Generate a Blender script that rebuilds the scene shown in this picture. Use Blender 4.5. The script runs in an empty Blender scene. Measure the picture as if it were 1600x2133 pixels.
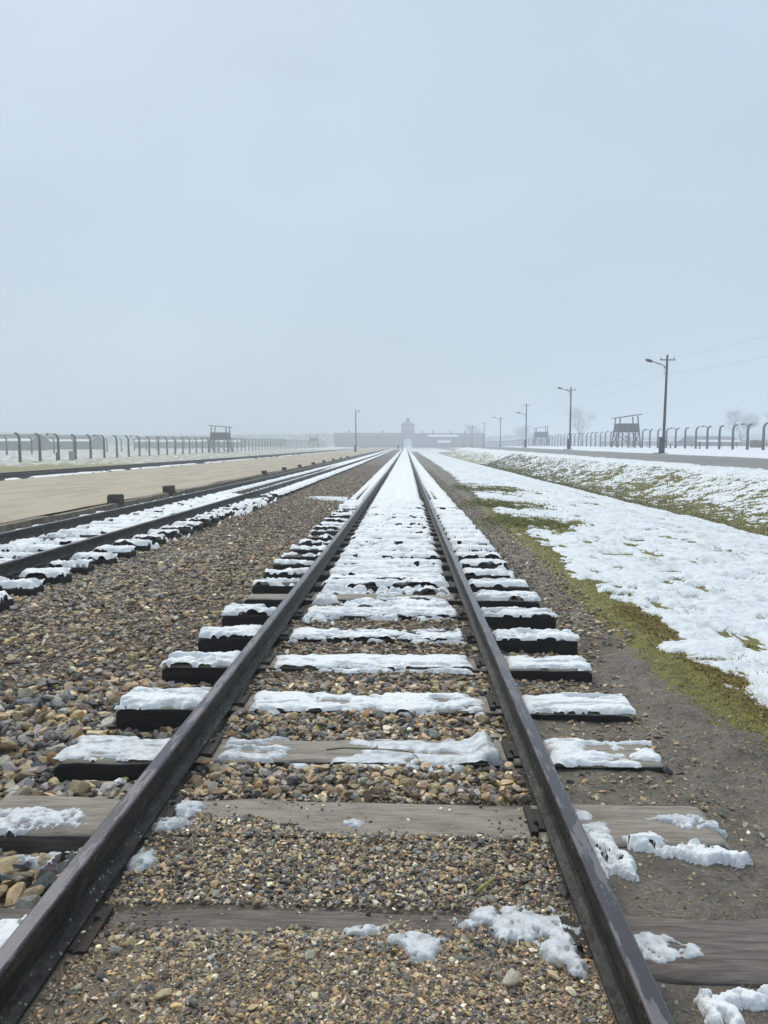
import bpy, math, random
import numpy as np
from mathutils import Vector, Matrix

random.seed(7)
rng = np.random.default_rng(11)
SC = bpy.context.scene
COL = SC.collection
R = math.radians
EYE = 1.40

# ------------------------------------------------------------------ noise
def _h(ix, iy, s):
    h = (ix.astype(np.int64) * 374761393 + iy.astype(np.int64) * 668265263 + s * 974634773) & 0xFFFFFFFF
    h = ((h ^ (h >> 13)) * 1274126177) & 0xFFFFFFFF
    h = h ^ (h >> 16)
    return (h & 0xFFFFFF) / float(0xFFFFFF)

def vnoise(x, y, s=0):
    x = np.asarray(x, float); y = np.asarray(y, float)
    ix = np.floor(x); iy = np.floor(y)
    fx = x - ix; fy = y - iy
    fx = fx * fx * (3 - 2 * fx); fy = fy * fy * (3 - 2 * fy)
    a = _h(ix, iy, s); b = _h(ix + 1, iy, s); c = _h(ix, iy + 1, s); d = _h(ix + 1, iy + 1, s)
    return a + (b - a) * fx + (c - a) * fy + (a - b - c + d) * fx * fy

def fbm(x, y, s=0, o=4, g=.5):
    t = 0; a = 1; n = 0
    for k in range(o):
        t = t + a * vnoise(x * 2 ** k + 17.3 * k, y * 2 ** k + 9.1 * k, s + k * 13); n += a; a *= g
    return t / n

def sst(a, b, x):
    t = np.clip((x - a) / (b - a), 0, 1)
    return t * t * (3 - 2 * t)

# ------------------------------------------------------------------ terrain
def prof(y):
    y = np.asarray(y, float)
    yp = np.maximum(y, 0)
    return -(.0025 * yp + .25 * (1 - np.exp(-yp / 40))) - np.minimum(y, 0) * .0088

def ground_z(x, y):
    x = np.asarray(x, float); y = np.asarray(y, float)
    p = prof(y)
    mid = np.interp(y, [1.7, 1.98, 2.12, 2.5, 2.7, 3.0, 3.5, 4.1, 5, 6.5, 7.5, 10], [.062, .056, .042, .046, .042, .032, .03, .028, .022, .012, -.02, -.05])
    lef = np.interp(y, [1.9, 2.2, 2.6, 3.0, 3.5, 5], [.02, -.02, -.035, -.04, -.075, -.085])
    rig = np.interp(y, [2.0, 2.7, 3.3, 3.8, 4.5, 5.5, 6.5], [.035, .03, .026, .012, -.02, -.05, -.075])
    w1 = sst(-1.08, -.86, x); w2 = sst(.5, .72, x)
    c = lef * (1 - w1) + mid * w1 * (1 - w2) + rig * w2
    fieldr = np.interp(x, [1.3, 1.9, 2.6, 5, 7, 7.7, 8.3], [0, .012, -.03, -.12, -.33, -.5, -.5])
    c = np.where(x > 1.25, c + (fieldr - c) * sst(1.25, 1.9, x), c)
    lf = np.interp(x, [-26, -20, -17, -6.7, -6.5, -6.0, -5.8, -3.7, -1.8], [-.16, -.1, -.05, .0, .05, .05, -.045, -.05, -.08])
    c = np.where(x < -1.8, lf, c)
    z = p + c
    zl = -.78 - .0004 * np.clip(y, 0, 600)
    z = np.where(x < -22, z + (zl - z) * sst(-22, -31, x), z)
    zr = np.where(y < 200, .48, .48 + (p - .48) * sst(200, 330, y))
    b = 1 - sst(165, 195, y)
    wx = sst(8.3, 12.6, x) * (.9 + .1 * sst(13, 16, x))
    low = p + np.where(x > 6, -.1 - (.4) * b * sst(6, 8, x), c)
    zz = low + (zr - low) * wx
    zz = np.where(x > 7.9, low + (zr - low) * wx * np.where(x < 30, b + (1 - b) * sst(22, 30, x), 1), zz)
    z = np.where(x > 8.0, zz, z)
    # small relief
    near = sst(14, 5, y)
    mudm = sst(.75, 1.2, x) * sst(2.3, 1.7, x) * near
    z = z + ((fbm(x * 6, y * 6, 3, 5, .66) - .5) * .075 - .015) * mudm + (fbm(x * 1.3, y * 1.3, 5, 3) - .5) * .03 * sst(1.2, 2, np.abs(x + .2))
    return z

# ------------------------------------------------------------------ mesh helpers
def link(o, parent=None):
    COL.objects.link(o)
    if parent is not None: o.parent = parent
    return o

def mesh_np(name, V, F, mat, parent=None, smooth=True, attrs=None, mats=None, midx=None):
    V = np.ascontiguousarray(V, np.float32); F = np.ascontiguousarray(F, np.int32)
    me = bpy.data.meshes.new(name)
    me.vertices.add(len(V)); me.vertices.foreach_set('co', V.ravel())
    n = F.shape[1]
    me.loops.add(F.size); me.loops.foreach_set('vertex_index', F.ravel())
    me.polygons.add(len(F))
    me.polygons.foreach_set('loop_start', np.arange(0, F.size, n, dtype=np.int32))
    me.polygons.foreach_set('loop_total', np.full(len(F), n, np.int32))
    me.polygons.foreach_set('use_smooth', np.full(len(F), bool(smooth)))
    for m in (mats or [mat]): me.materials.append(m)
    if midx is not None: me.polygons.foreach_set('material_index', np.ascontiguousarray(midx, np.int32))
    for k, a in (attrs or {}).items():
        a = np.ascontiguousarray(a, np.float32)
        if a.ndim == 1:
            at = me.attributes.new(k, 'FLOAT', 'POINT'); at.data.foreach_set('value', a)
        else:
            at = me.attributes.new(k, 'FLOAT_COLOR', 'POINT'); at.data.foreach_set('color', a.ravel())
    me.update(calc_edges=True)
    o = bpy.data.objects.new(name, me)
    return link(o, parent)

def grid_faces(ny, nx):
    i = np.arange(ny * nx).reshape(ny, nx)
    return np.stack([i[:-1, :-1], i[:-1, 1:], i[1:, 1:], i[1:, :-1]], -1).reshape(-1, 4)

def compact(V, F, attrs=None):
    used = np.unique(F)
    mp = np.full(len(V), -1, np.int64); mp[used] = np.arange(len(used))
    if attrs: attrs = {k: a[used] for k, a in attrs.items()}
    return V[used], mp[F], attrs

class MB:
    """collects shapes into one mesh"""
    def __init__(s): s.v = []; s.f = []; s.sm = []; s.mi = []
    def add(s, vs, fs, smooth=False, mi=0):
        o = len(s.v); s.v += [tuple(v) for v in vs]
        for f in fs: s.f.append([i + o for i in f]); s.sm.append(smooth); s.mi.append(mi)
    def box(s, c, d, rot=None, taper=1.0, mi=0):
        vs = []
        for z in (-.5, .5):
            k = taper if z > 0 else 1
            for x, y in ((-.5, -.5), (.5, -.5), (.5, .5), (-.5, .5)):
                v = Vector((x * d[0] * k, y * d[1] * k, z * d[2]))
                if rot is not None: v = rot @ v
                vs.append(v + Vector(c))
        s.add(vs, [(3, 2, 1, 0), (4, 5, 6, 7), (0, 1, 5, 4), (1, 2, 6, 5), (2, 3, 7, 6), (3, 0, 4, 7)], False, mi)
    def bar(s, a, b, w, h=None):
        a = Vector(a); b = Vector(b); d = b - a
        q = d.to_track_quat('Z', 'Y').to_matrix()
        s.box((a + b) / 2, (w, h or w, d.length), q)
    def tube(s, pts, rad, n=8, cap=True):
        pts = [Vector(p) for p in pts]
        if not hasattr(rad, '__len__'): rad = [rad] * len(pts)
        vs = []; fs = []
        for i, p in enumerate(pts):
            t = (pts[min(i + 1, len(pts) - 1)] - pts[max(i - 1, 0)]).normalized()
            u = t.cross(Vector((.13, .97, .21)) if abs(t.y) < .9 else Vector((1, .1, 0))).normalized(); w = t.cross(u)
            for k in range(n):
                a = 2 * math.pi * k / n
                vs.append(p + (u * math.cos(a) + w * math.sin(a)) * rad[i])
        for i in range(len(pts) - 1):
            for k in range(n):
                fs.append((i * n + k, i * n + (k + 1) % n, (i + 1) * n + (k + 1) % n, (i + 1) * n + k))
        if cap:
            fs.append(tuple(range(n))[::-1]); fs.append(tuple((len(pts) - 1) * n + k for k in range(n)))
        s.add(vs, fs, True)
    def prism(s, poly, axis, a0, a1, mi=0):
        """poly of 2D points extruded along axis (x: poly=(y,z), y: poly=(x,z))"""
        n = len(poly)
        def P(p, a): return (a, p[0], p[1]) if axis == 'x' else (p[0], a, p[1]) if axis == 'y' else (p[0], p[1], a)
        vs = [P(p, a0) for p in poly] + [P(p, a1) for p in poly]
        fs = [tuple(range(n))[::-1], tuple(range(n, 2 * n))] + [(i, (i + 1) % n, n + (i + 1) % n, n + i) for i in range(n)]
        s.add(vs, fs, False, mi)
    def build(s, name, mat, parent=None, loc=None, mats=None):
        me = bpy.data.meshes.new(name); me.from_pydata(s.v, [], s.f)
        me.polygons.foreach_set('use_smooth', s.sm)
        for m in (mats or [mat]): me.materials.append(m)
        me.polygons.foreach_set('material_index', s.mi)
        me.update()
        import bmesh
        bm = bmesh.new(); bm.from_mesh(me); bmesh.ops.recalc_face_normals(bm, faces=bm.faces); bm.to_mesh(me); bm.free()
        o = link(bpy.data.objects.new(name, me), parent)
        if loc is not None: o.location = loc
        return o

def tag(o, label=None, cat=None, group=None, kind=None):
    if label: o['label'] = label
    if cat: o['category'] = cat
    if group: o['group'] = group
    if kind: o['kind'] = kind
    return o

def thing(name, loc, label, cat, group=None):
    o = bpy.data.objects.new(name, None); link(o); o.location = loc
    return tag(o, label, cat, group)

def copy_of(o, parent=None):
    c = o.copy(); COL.objects.link(c)
    if parent is not None: c.parent = parent
    return c

# ------------------------------------------------------------------ materials
class NT:
    def __init__(s, name):
        s.m = bpy.data.materials.new(name); s.m.use_nodes = True
        s.t = s.m.node_tree; s.b = s.t.nodes['Principled BSDF']
    def n(s, kind, **kw):
        nd = s.t.nodes.new(kind)
        for k, v in kw.items():
            if hasattr(nd, k) and k not in nd.inputs: setattr(nd, k, v)
            else: s.set(nd.inputs[k], v)
        return nd
    def set(s, sock, v):
        if hasattr(v, 'is_output'): s.t.links.new(v, sock)
        elif isinstance(v, (tuple, list)) and len(v) == 3 and sock.type == 'RGBA': sock.default_value = (*v, 1)
        else: sock.default_value = v
    def obj(s, scale=(1, 1, 1)):
        tc = s.n('ShaderNodeTexCoord'); mp = s.n('ShaderNodeMapping'); s.set(mp.inputs['Vector'], tc.outputs['Object']); mp.inputs['Scale'].default_value = scale
        return mp.outputs[0]
    def noise(s, vec, scale, detail=5, rough=.55, dist=0.):
        nd = s.n('ShaderNodeTexNoise'); s.set(nd.inputs['Vector'], vec); nd.inputs['Scale'].default_value = scale
        nd.inputs['Detail'].default_value = detail; nd.inputs['Roughness'].default_value = rough; nd.inputs['Distortion'].default_value = dist
        return nd.outputs['Fac']
    def vor(s, vec, scale, feature='F1'):
        nd = s.n('ShaderNodeTexVoronoi'); nd.feature = feature; s.set(nd.inputs['Vector'], vec); nd.inputs['Scale'].default_value = scale
        return nd
    def attr(s, name, out='Fac'):
        nd = s.n('ShaderNodeAttribute'); nd.attribute_name = name; return nd.outputs[out]
    def ramp(s, fac, stops):
        nd = s.n('ShaderNodeValToRGB'); s.set(nd.inputs['Fac'], fac); cr = nd.color_ramp
        while len(cr.elements) < len(stops): cr.elements.new(.5)
        for e, (p, c) in zip(cr.elements, stops):
            e.position = p; e.color = (*c, 1) if len(c) == 3 else c
        return nd.outputs['Color']
    def mr(s, v, a, b, c=0., d=1., smooth=True):
        nd = s.n('ShaderNodeMapRange'); nd.interpolation_type = 'SMOOTHSTEP' if smooth else 'LINEAR'
        s.set(nd.inputs[0], v); nd.inputs[1].default_value = a; nd.inputs[2].default_value = b; nd.inputs[3].default_value = c; nd.inputs[4].default_value = d
        return nd.outputs[0]
    def mix(s, f, a, b, mode='MIX'):
        nd = s.n('ShaderNodeMix'); nd.data_type = 'RGBA'; nd.blend_type = mode
        s.set(nd.inputs[0], f); s.set(nd.inputs[6], a); s.set(nd.inputs[7], b)
        return nd.outputs[2]
    def math(s, op, a, b=0.):
        nd = s.n('ShaderNodeMath'); nd.operation = op; s.set(nd.inputs[0], a); s.set(nd.inputs[1], b); return nd.outputs[0]
    def bump(s, h, strength=.5, dist=.01, prev=None):
        nd = s.n('ShaderNodeBump'); nd.inputs['Strength'].default_value = strength; nd.inputs['Distance'].default_value = dist
        s.set(nd.inputs['Height'], h)
        if prev is not None: s.set(nd.inputs['Normal'], prev)
        return nd.outputs[0]
    def out(s, col=None, rough=None, normal=None, metal=None, spec=None):
        b = s.b
        if col is not None: s.set(b.inputs['Base Color'], col)
        if rough is not None: s.set(b.inputs['Roughness'], rough)
        if normal is not None: s.set(b.inputs['Normal'], normal)
        if metal is not None: s.set(b.inputs['Metallic'], metal)
        if spec is not None: s.set(b.inputs['Specular IOR Level'], spec)
        return s.m

def simple(name, c1, c2, scale=3., rough=.8, bump=.3, dist=.01, stretch=(1, 1, 1), spec=.3):
    t = NT(name); v = t.obj(stretch)
    n = t.noise(v, scale, 6, .6)
    return t.out(t.ramp(n, [(.3, c1), (.7, c2)]), rough, t.bump(n, bump, dist), spec=spec)

def snow_mat():
    t = NT('melting_snow'); v = t.obj()
    n1 = t.noise(v, 55, 5, .6); n2 = t.noise(v, 9, 4, .55)
    dirt = t.mr(t.noise(v, 13, 7, .72), .52, .72)
    col = t.mix(t.math('MULTIPLY', dirt, .36), (.85, .865, .875), (.54, .53, .51))
    b = t.bump(n2, .55, .025); b = t.bump(n1, .8, .010, b)
    return t.out(col, .6, b, spec=.3)

def ice_mat():
    t = NT('grainy_ice'); v = t.obj()
    n1 = t.noise(v, 90, 5, .7); n2 = t.noise(v, 22, 5, .6)
    col = t.ramp(n2, [(.3, (.36, .36, .36)), (.5, (.62, .64, .66)), (.75, (.82, .84, .86))])
    return t.out(col, t.mr(n1, .3, .7, .25, .6), t.bump(n1, .7, .006, t.bump(n2, .6, .012)), spec=.5)

def stone_mat():
    t = NT('ballast_stone'); v = t.obj()
    c = t.attr('tint', 'Color')
    n = t.noise(v, 70, 6, .65); n2 = t.noise(v, 260, 3, .6)
    col = t.mix(t.mr(n, .35, .7, 0, .5), c, t.mix(1., c, (.45, .42, .4), 'MULTIPLY'))
    return t.out(col, t.mr(n, .3, .7, .38, .7), t.bump(n, .5, .006, t.bump(n2, .3, .002)), spec=.4)

def ground_mat():
    t = NT('bare_ground'); v = t.obj()
    fine = t.noise(v, 130, 6, .7); med = t.noise(v, 22, 6, .6); big = t.noise(v, 2.2, 5, .6)
    # fine brown ballast grit
    vo = t.vor(v, 55); vo2 = t.vor(v, 20)
    cell = t.n('ShaderNodeSeparateColor'); t.set(cell.inputs[0], vo.outputs['Color'])
    pal = t.ramp(cell.outputs[0], [(0, (.07, .06, .052)), (.3, (.18, .14, .10)), (.55, (.26, .20, .14)), (.75, (.2, .18, .165)), (1, (.38, .31, .22))])
    grit = t.mix(t.mr(vo.outputs['Distance'], .2, .6, 0, .75), pal, (.035, .028, .022))
    mud = t.ramp(fine, [(.25, (.085, .076, .064)), (.5, (.235, .208, .175)), (.75, (.42, .375, .315))])
    mud = t.mix(t.mr(t.noise(v, 6, 7, .7), .42, .64, 0, .75), mud, t.mix(1., mud, (.45, .45, .46), 'MULTIPLY'))
    mud = t.mix(t.mr(big, .4, .62, 0, .6), mud, t.mix(1., mud, (.6, .6, .62), 'MULTIPLY'))
    col = t.mix(t.attr('mud'), grit, mud)
    sand = t.ramp(fine, [(.2, (.19, .145, .10)), (.8, (.36, .29, .215))])
    col = t.mix(t.attr('sand'), col, sand)
    mossc = t.ramp(t.noise(v, 14, 6, .65), [(.2, (.07, .058, .03)), (.4, (.15, .135, .045)), (.56, (.25, .225, .05)), (.76, (.32, .23, .08))])
    mm = t.math('ADD', t.attr('moss'), t.math('MULTIPLY', t.math('SUBTRACT', med, .5), .9))
    col = t.mix(t.mr(mm, .42, .62), col, mossc)
    vs = t.obj((1., .55, 1.))
    sn = t.noise(vs, 1.1, 8, .72)
    ss = t.math('ADD', t.attr('snow'), t.math('MULTIPLY', t.math('SUBTRACT', sn, .5), 1.5))
    sm = t.mr(ss, .44, .54)
    col = t.mix(sm, col, (.79, .815, .84))
    h = t.math('ADD', t.math('MULTIPLY', fine, .5), t.math('MULTIPLY', med, 1.2))
    nb = t.bump(h, .85, .03); nb = t.bump(vo.outputs['Distance'], .25, .008, nb); nb = t.bump(sm, .5, .03, nb)
    return t.out(col, t.mr(med, .3, .7, .55, .85), nb, spec=.3)

def wood_mat(name, a, b, c, rough=.75, bumps=.6, knots=True):
    t = NT(name)
    tc = t.n('ShaderNodeTexCoord'); oi = t.n('ShaderNodeObjectInfo')
    off = t.n('ShaderNodeVectorMath'); off.operation = 'ADD'
    cmb = t.n('ShaderNodeCombineXYZ'); t.set(cmb.inputs[0], t.math('MULTIPLY', oi.outputs['Random'], 37.)); t.set(cmb.inputs[1], t.math('MULTIPLY', oi.outputs['Random'], 11.))
    t.set(off.inputs[0], tc.outputs['Object']); t.set(off.inputs[1], cmb.outputs[0])
    mp = t.n('ShaderNodeMapping'); t.set(mp.inputs[0], off.outputs[0]); mp.inputs['Scale'].default_value = (2.2, 22, 22)
    g = t.noise(mp.outputs[0], 2.2, 8, .68, 1.2)
    mp2 = t.n('ShaderNodeMapping'); t.set(mp2.inputs[0], off.outputs[0]); mp2.inputs['Scale'].default_value = (1, 3, 3)
    st = t.noise(mp2.outputs[0], 3.2, 6, .65)
    col = t.ramp(g, [(.3, a), (.5, b), (.72, c)])
    col = t.mix(t.mr(st, .45, .7, 0, .65), col, t.mix(1., col, (.5, .46, .43), 'MULTIPLY'))
    crack = t.mr(g, .28, .36)
    fin = t.noise(off.outputs[0], 160, 4, .6)
    nb = t.bump(g, bumps, .012); nb = t.bump(fin, .25, .004, nb)
    return t.out(col, rough, nb, spec=.3)

def rail_head_mat():
    t = NT('worn_wet_steel'); v = t.obj()
    v2 = t.obj((6, .9, 6))
    wet = t.noise(v2, 5, 5, .6); w = t.mr(wet, .50, .54)
    f = t.noise(v, 120, 5, .65)
    col = t.mix(w, (.062, .056, .066), (.135, .128, .138))
    col = t.mix(t.mr(f, .58, .72, 0, .55), col, (.045, .036, .032)); col = t.mix(t.mr(t.noise(v, 28, 6, .7), .6, .7, 0, .5), col, (.2, .19, .19))
    return t.out(col, t.mix(w, (.2, .2, .2), (.5, .5, .5)), t.bump(f, .12, .003), metal=.25, spec=.5)

def rail_side_mat():
    t = NT('grimy_dark_steel'); v = t.obj()
    f = t.noise(v, 60, 6, .7); g = t.noise(t.obj((10, 2.5, 10)), 3, 6, .65)
    col = t.ramp(g, [(.3, (.010, .009, .008)), (.5, (.024, .022, .018)), (.62, (.055, .05, .04)), (.78, (.11, .10, .08))])
    sp = t.vor(v, 85); sel = t.n('ShaderNodeSeparateColor'); t.set(sel.inputs[0], sp.outputs['Color'])
    dots = t.math('MULTIPLY', t.mr(sp.outputs['Distance'], .4, .2), t.math('GREATER_THAN', sel.outputs[0], .86))
    dots = t.math('MULTIPLY', dots, t.mr(t.noise(v, 3, 3), .45, .6))
    col = t.mix(dots, col, (.42, .42, .4))
    return t.out(col, t.mr(f, .3, .7, .45, .8), t.bump(f, .4, .006), metal=.1, spec=.35)

def thin_snow_mat():
    t = NT('thin_slushy_snow'); v = t.obj((1.3, .8, 1))
    n1 = t.noise(v, 1.6, 7, .65); n2 = t.noise(v, 9, 6, .65); n3 = t.noise(v, 48, 4, .6)
    thin = t.mr(t.math('ADD', t.math('MULTIPLY', n1, .55), t.math('MULTIPLY', n2, .5)), .50, .68)
    col = t.mix(t.math('MULTIPLY', thin, .8), (.79, .82, .84), (.47, .50, .49))
    spk = t.mr(t.math('ADD', t.math('MULTIPLY', n3, .5), t.math('MULTIPLY', n2, .5)), .60, .66)
    col = t.mix(t.math('MULTIPLY', spk, .6), col, (.17, .18, .08))
    return t.out(col, .55, t.bump(n3, .5, .01, t.bump(n2, .7, .05)), spec=.35)

M = {}
M['thin_snow'] = thin_snow_mat()
M['snow'] = snow_mat(); M['ice'] = ice_mat(); M['stone'] = stone_mat(); M['ground'] = ground_mat()
M['wood_top'] = wood_mat('weathered_grey_wood', (.16, .14, .118), (.29, .255, .212), (.38, .34, .285), bumps=.4)
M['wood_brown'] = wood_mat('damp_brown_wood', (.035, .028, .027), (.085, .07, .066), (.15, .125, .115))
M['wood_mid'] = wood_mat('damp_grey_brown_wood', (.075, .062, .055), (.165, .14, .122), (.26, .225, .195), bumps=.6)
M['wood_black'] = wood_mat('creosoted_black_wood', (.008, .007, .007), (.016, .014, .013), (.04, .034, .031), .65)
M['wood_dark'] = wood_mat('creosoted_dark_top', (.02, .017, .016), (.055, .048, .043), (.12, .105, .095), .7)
M['head'] = rail_head_mat(); M['side'] = rail_side_mat()
M['plate'] = simple('rusty_plate', (.012, .011, .010), (.045, .036, .03), 30, .6, .4, .004)
M['sand'] = None
t = NT('pale_sandy_gravel'); v = t.obj()
n1 = t.noise(v, 60, 6, .75); n2 = t.noise(t.obj((1.2, .25, 1)), 1.2, 5, .6)
c = t.ramp(n1, [(.25, (.34, .285, .205)), (.6, (.51, .44, .335)), (.8, (.60, .53, .41))])
c = t.mix(t.mr(n2, .42, .62, 0, .7), c, t.mix(1., c, (.74, .72, .70), 'MULTIPLY'))
M['sand'] = t.out(c, .85, t.bump(n1, .4, .01), spec=.2)
t = NT('damp_tarmac'); v = t.obj(); n1 = t.noise(v, 40, 6, .7); n2 = t.noise(t.obj((.9, .12, 1)), 1., 5, .6)
c = t.ramp(n1, [(.3, (.15, .145, .135)), (.7, (.25, .24, .225))])
M['road'] = t.out(t.mix(t.mr(n2, .4, .65, 0, .5), c, (.13, .125, .118)), .6, t.bump(n1, .3, .008), spec=.35)
M['kerb'] = simple('mossy_kerb_stone', (.07, .06, .042), (.30, .26, .195), 9, .85, .7, .03)
M['dark_stone'] = simple('dark_mossy_block', (.025, .022, .016), (.12, .105, .075), 9, .85, .7, .03)
M['concrete'] = simple('dark_weathered_concrete', (.04, .039, .037), (.085, .081, .077), 4, .85, .3, .02)
M['tower_wood'] = simple('tarred_timber', (.014, .013, .012), (.036, .033, .03), 5, .8, .3, .02, (4, 4, .6))
M['pole_wood'] = simple('old_pole_wood', (.035, .032, .03), (.085, .078, .07), 5, .8, .3, .02, (5, 5, .4))
M['metal_grey'] = simple('galvanised_metal', (.10, .105, .11), (.2, .21, .22), 8, .5, .1)
M['lamp_dark'] = simple('dark_lamp_housing', (.03, .03, .032), (.07, .07, .075), 8, .5, .1)
M['wire'] = simple('dull_wire', (.08, .08, .085), (.13, .13, .135), 8, .6, .05)
M['brick'] = simple('old_red_brick', (.10, .05, .04), (.17, .085, .065), 2, .85, .2)
M['roof'] = simple('dark_roof_tile', (.06, .05, .048), (.10, .08, .075), 2, .85, .2)
M['window'] = simple('dark_window', (.03, .035, .04), (.05, .055, .06), 1, .25, 0)
M['plaster'] = simple('pale_plaster', (.42, .40, .36), (.55, .53, .48), 3, .85, .1)
M['barrack'] = simple('grey_barrack_boards', (.11, .10, .095), (.18, .165, .155), 3, .85, .2, .02, (3, 3, .6))
M['bark'] = simple('wet_bark', (.03, .027, .024), (.07, .062, .055), 6, .85, .3, .03)
M['twigs'] = simple('bare_twigs', (.06, .052, .046), (.10, .088, .078), 6, .85, .1)
M['cloth_dark'] = simple('dark_coat', (.015, .016, .02), (.03, .03, .036), 8, .85, .1)
M['cloth_light'] = simple('pale_jacket', (.32, .33, .36), (.42, .43, .46), 8, .85, .1)
M['skin'] = simple('skin', (.42, .27, .2), (.5, .33, .25), 10, .6, .05)
M['box_beige'] = simple('beige_cabinet_paint', (.36, .33, .26), (.46, .43, .35), 3, .6, .1)
M['stem'] = simple('withered_stem', (.035, .04, .015), (.10, .11, .04), 30, .6, .3, .002)
M['twig_green'] = simple('broken_green_twig', (.22, .24, .05), (.36, .36, .12), 40, .6, .3, .002)
M['petal'] = simple('faded_petals', (.5, .46, .30), (.72, .70, .55), 40, .6, .3, .002)
t = NT('grass_blades'); c = t.attr('tint', 'Color'); M['grass'] = t.out(c, .6, spec=.25)

# ------------------------------------------------------------------ layout of the tracks
XL, XR = -.946, .541                    # rail centres of the central track
T2R, T2L = -4.215, -5.72
T3R, T3L = -17.75, -19.25
far_edge = [2.152, 2.853, 3.468, 4.133, 4.911, 5.645, 6.409, 7.081]
S1 = [(e - (.15 if i < 2 else .133), .29 if i < 2 else .262) for i, e in enumerate(far_edge)]
r2 = random.Random(5)
y = S1[-1][0]
while y < 270:
    y += .672 + r2.uniform(-.03, .03); S1.append((y, .26 + r2.uniform(-.015, .015)))
S2 = []; y = 3.384
while y < 270:
    y += .672 + r2.uniform(-.03, .03); S2.append((y, .26 + r2.uniform(-.015, .015)))
S1X = [(-1.55 + r2.uniform(-.05, .05), 1.18 + r2.uniform(-.05, .05)) for _ in S1]
for i, l in enumerate([-1.6, -1.58, -1.53, -1.515, -1.52, -1.49, -1.5, -1.46]): S1X[i] = (l, [1.2, 1.13, 1.13, 1.175, 1.15, 1.225, 1.22, 1.205][i])
S2X = [(-6.3 + r2.uniform(-.05, .05), -3.64 + r2.uniform(-.05, .05)) for _ in S2]
TOP = .05

# ------------------------------------------------------------------ the ground sheet
def geo(a, b, r):
    o = [a]
    while o[-1] < b: o.append(o[-1] * r)
    return o
xs = np.array([-x for x in geo(60, 1600, 1.14)][::-1] + list(np.arange(-59, -8, 1.)) + list(np.arange(-8, -2.4, .12)) + list(np.arange(-2.4, 3, .025))
              + list(np.arange(3, 14, .12)) + list(np.arange(14, 60, 1.)) + geo(60, 1600, 1.14))
ys = np.array([-60, -35, -20, -12, -7, -4, -2, -1, 0, .5] + list(np.arange(1, 5, .02)) + geo(5, 1700, 1.012))
X, Y = np.meshgrid(xs, ys)
Z = ground_z(X, Y)
e = fbm(X * 1.5, Y * 1.5, 21, 4) - .5
e2 = fbm(X * .35, Y * .12, 23, 3) - .5
xe = 1.95 + e * .5 + .55 * sst(10, 20, Y) * (e2 + .5) * 1.5      # snow edge of the right field
xm = np.interp(Y, [3.5, 4.2, 6.5, 12, 25, 60], [1.9, 1.72, 1.74, 1.72, 1.6, 1.55])
moss = sst(xm - .46 + .2 * sst(6, 12, Y), xm + .2, X) * sst(14, 9, X)
moss = np.where((X < 3) & (X > 0), moss * (1 - .62 * sst(9, 24, Y)), moss)
moss = np.where(X > 14, .75, moss)
moss = np.where(X < -20.3, .8, moss)
mud = np.maximum(sst(.54, .66, X + e * .1) * sst(6.6, 4.6, Y + e * 1.2), 0)
mud = np.maximum(mud, sst(2.25, 1.75, Y + e * .5) * .8 * sst(-1.05, -.9, X))
mud = np.where(X > 1.4, np.maximum(mud, .9), mud)
snow = np.where(X > 13.2, .93, 0.)
snow = np.where((X > 13.2) & (Y > 110), .8, snow)
snow = np.where(X > 50, .74, snow)
snow = np.where(X < -20.2, .46, snow)
snow = np.where(X < -46, .50, snow)
snow = np.where((X > 1.4) & (X < 13.5), sst(120, 220, Y) * .7, snow)
snow = np.where((np.abs(X) < 40) & (Y > 260), .55, snow)
hump = np.exp(-((X + 30) / 7) ** 2 - ((Y - 58) / 14) ** 2)
snow = snow - .5 * hump
sand = sst(-6.65, -6.6, X) * sst(-5.9, -6.05, X)
sand = np.where(X < -16.8, .0, sand)
sand = np.maximum(sand, .75 * sst(2.2, 1.95, Y + e * .3) * sst(-1.0, -.9, X) * sst(.56, .5, X))
sand = np.maximum(sand, .25 * sst(.6, .7, X) * sst(1.7, 1.5, X) * sst(7, 4, Y))
g = mesh_np('ground', np.stack([X, Y, Z], -1).reshape(-1, 3), grid_faces(*X.shape), M['ground'],
            attrs={'moss': moss.ravel(), 'mud': mud.ravel(), 'snow': snow.ravel(), 'sand': sand.ravel()})
tag(g, kind='structure')

def strip(name, x0, x1, dx, ylist, zf, mat, edge=0.):
    xx = np.linspace(0, 1, max(2, int((x1 - x0) / dx) + 1)); yy = np.array(ylist)
    A, B = np.meshgrid(xx, yy)
    l = x0 + (fbm(B * .25, B * 0, 31, 4) - .5) * edge; r = x1 + (fbm(B * .25, B * 0 + 5, 37, 4) - .5) * edge
    A = l + (r - l) * A
    o = mesh_np(name, np.stack([A, B, zf(A, B)], -1).reshape(-1, 3), grid_faces(*A.shape), mat)
    return tag(o, kind='structure')
yroad = [-30, -10, 0, 5] + geo(8, 500, 1.02)
strip('road', 13.5, 20.6, .5, yroad, lambda a, b: ground_z(a, b) + .012, M['road'], 1.0)
strip('platform', -17.0, -6.62, .4, [-8, -2, 2] + geo(4, 340, 1.02), lambda a, b: prof(b) + .19 - .17 * sst(-11, -16.9, a) + (fbm(a * .6, b * .4, 41, 3) - .5) * .03, M['sand'], .3)
strip('crossing_path', 2.6, 14.0, .5, np.arange(168, 186, 1.), lambda a, b: ground_z(a, b) + .03, M['road'], .0)

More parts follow.
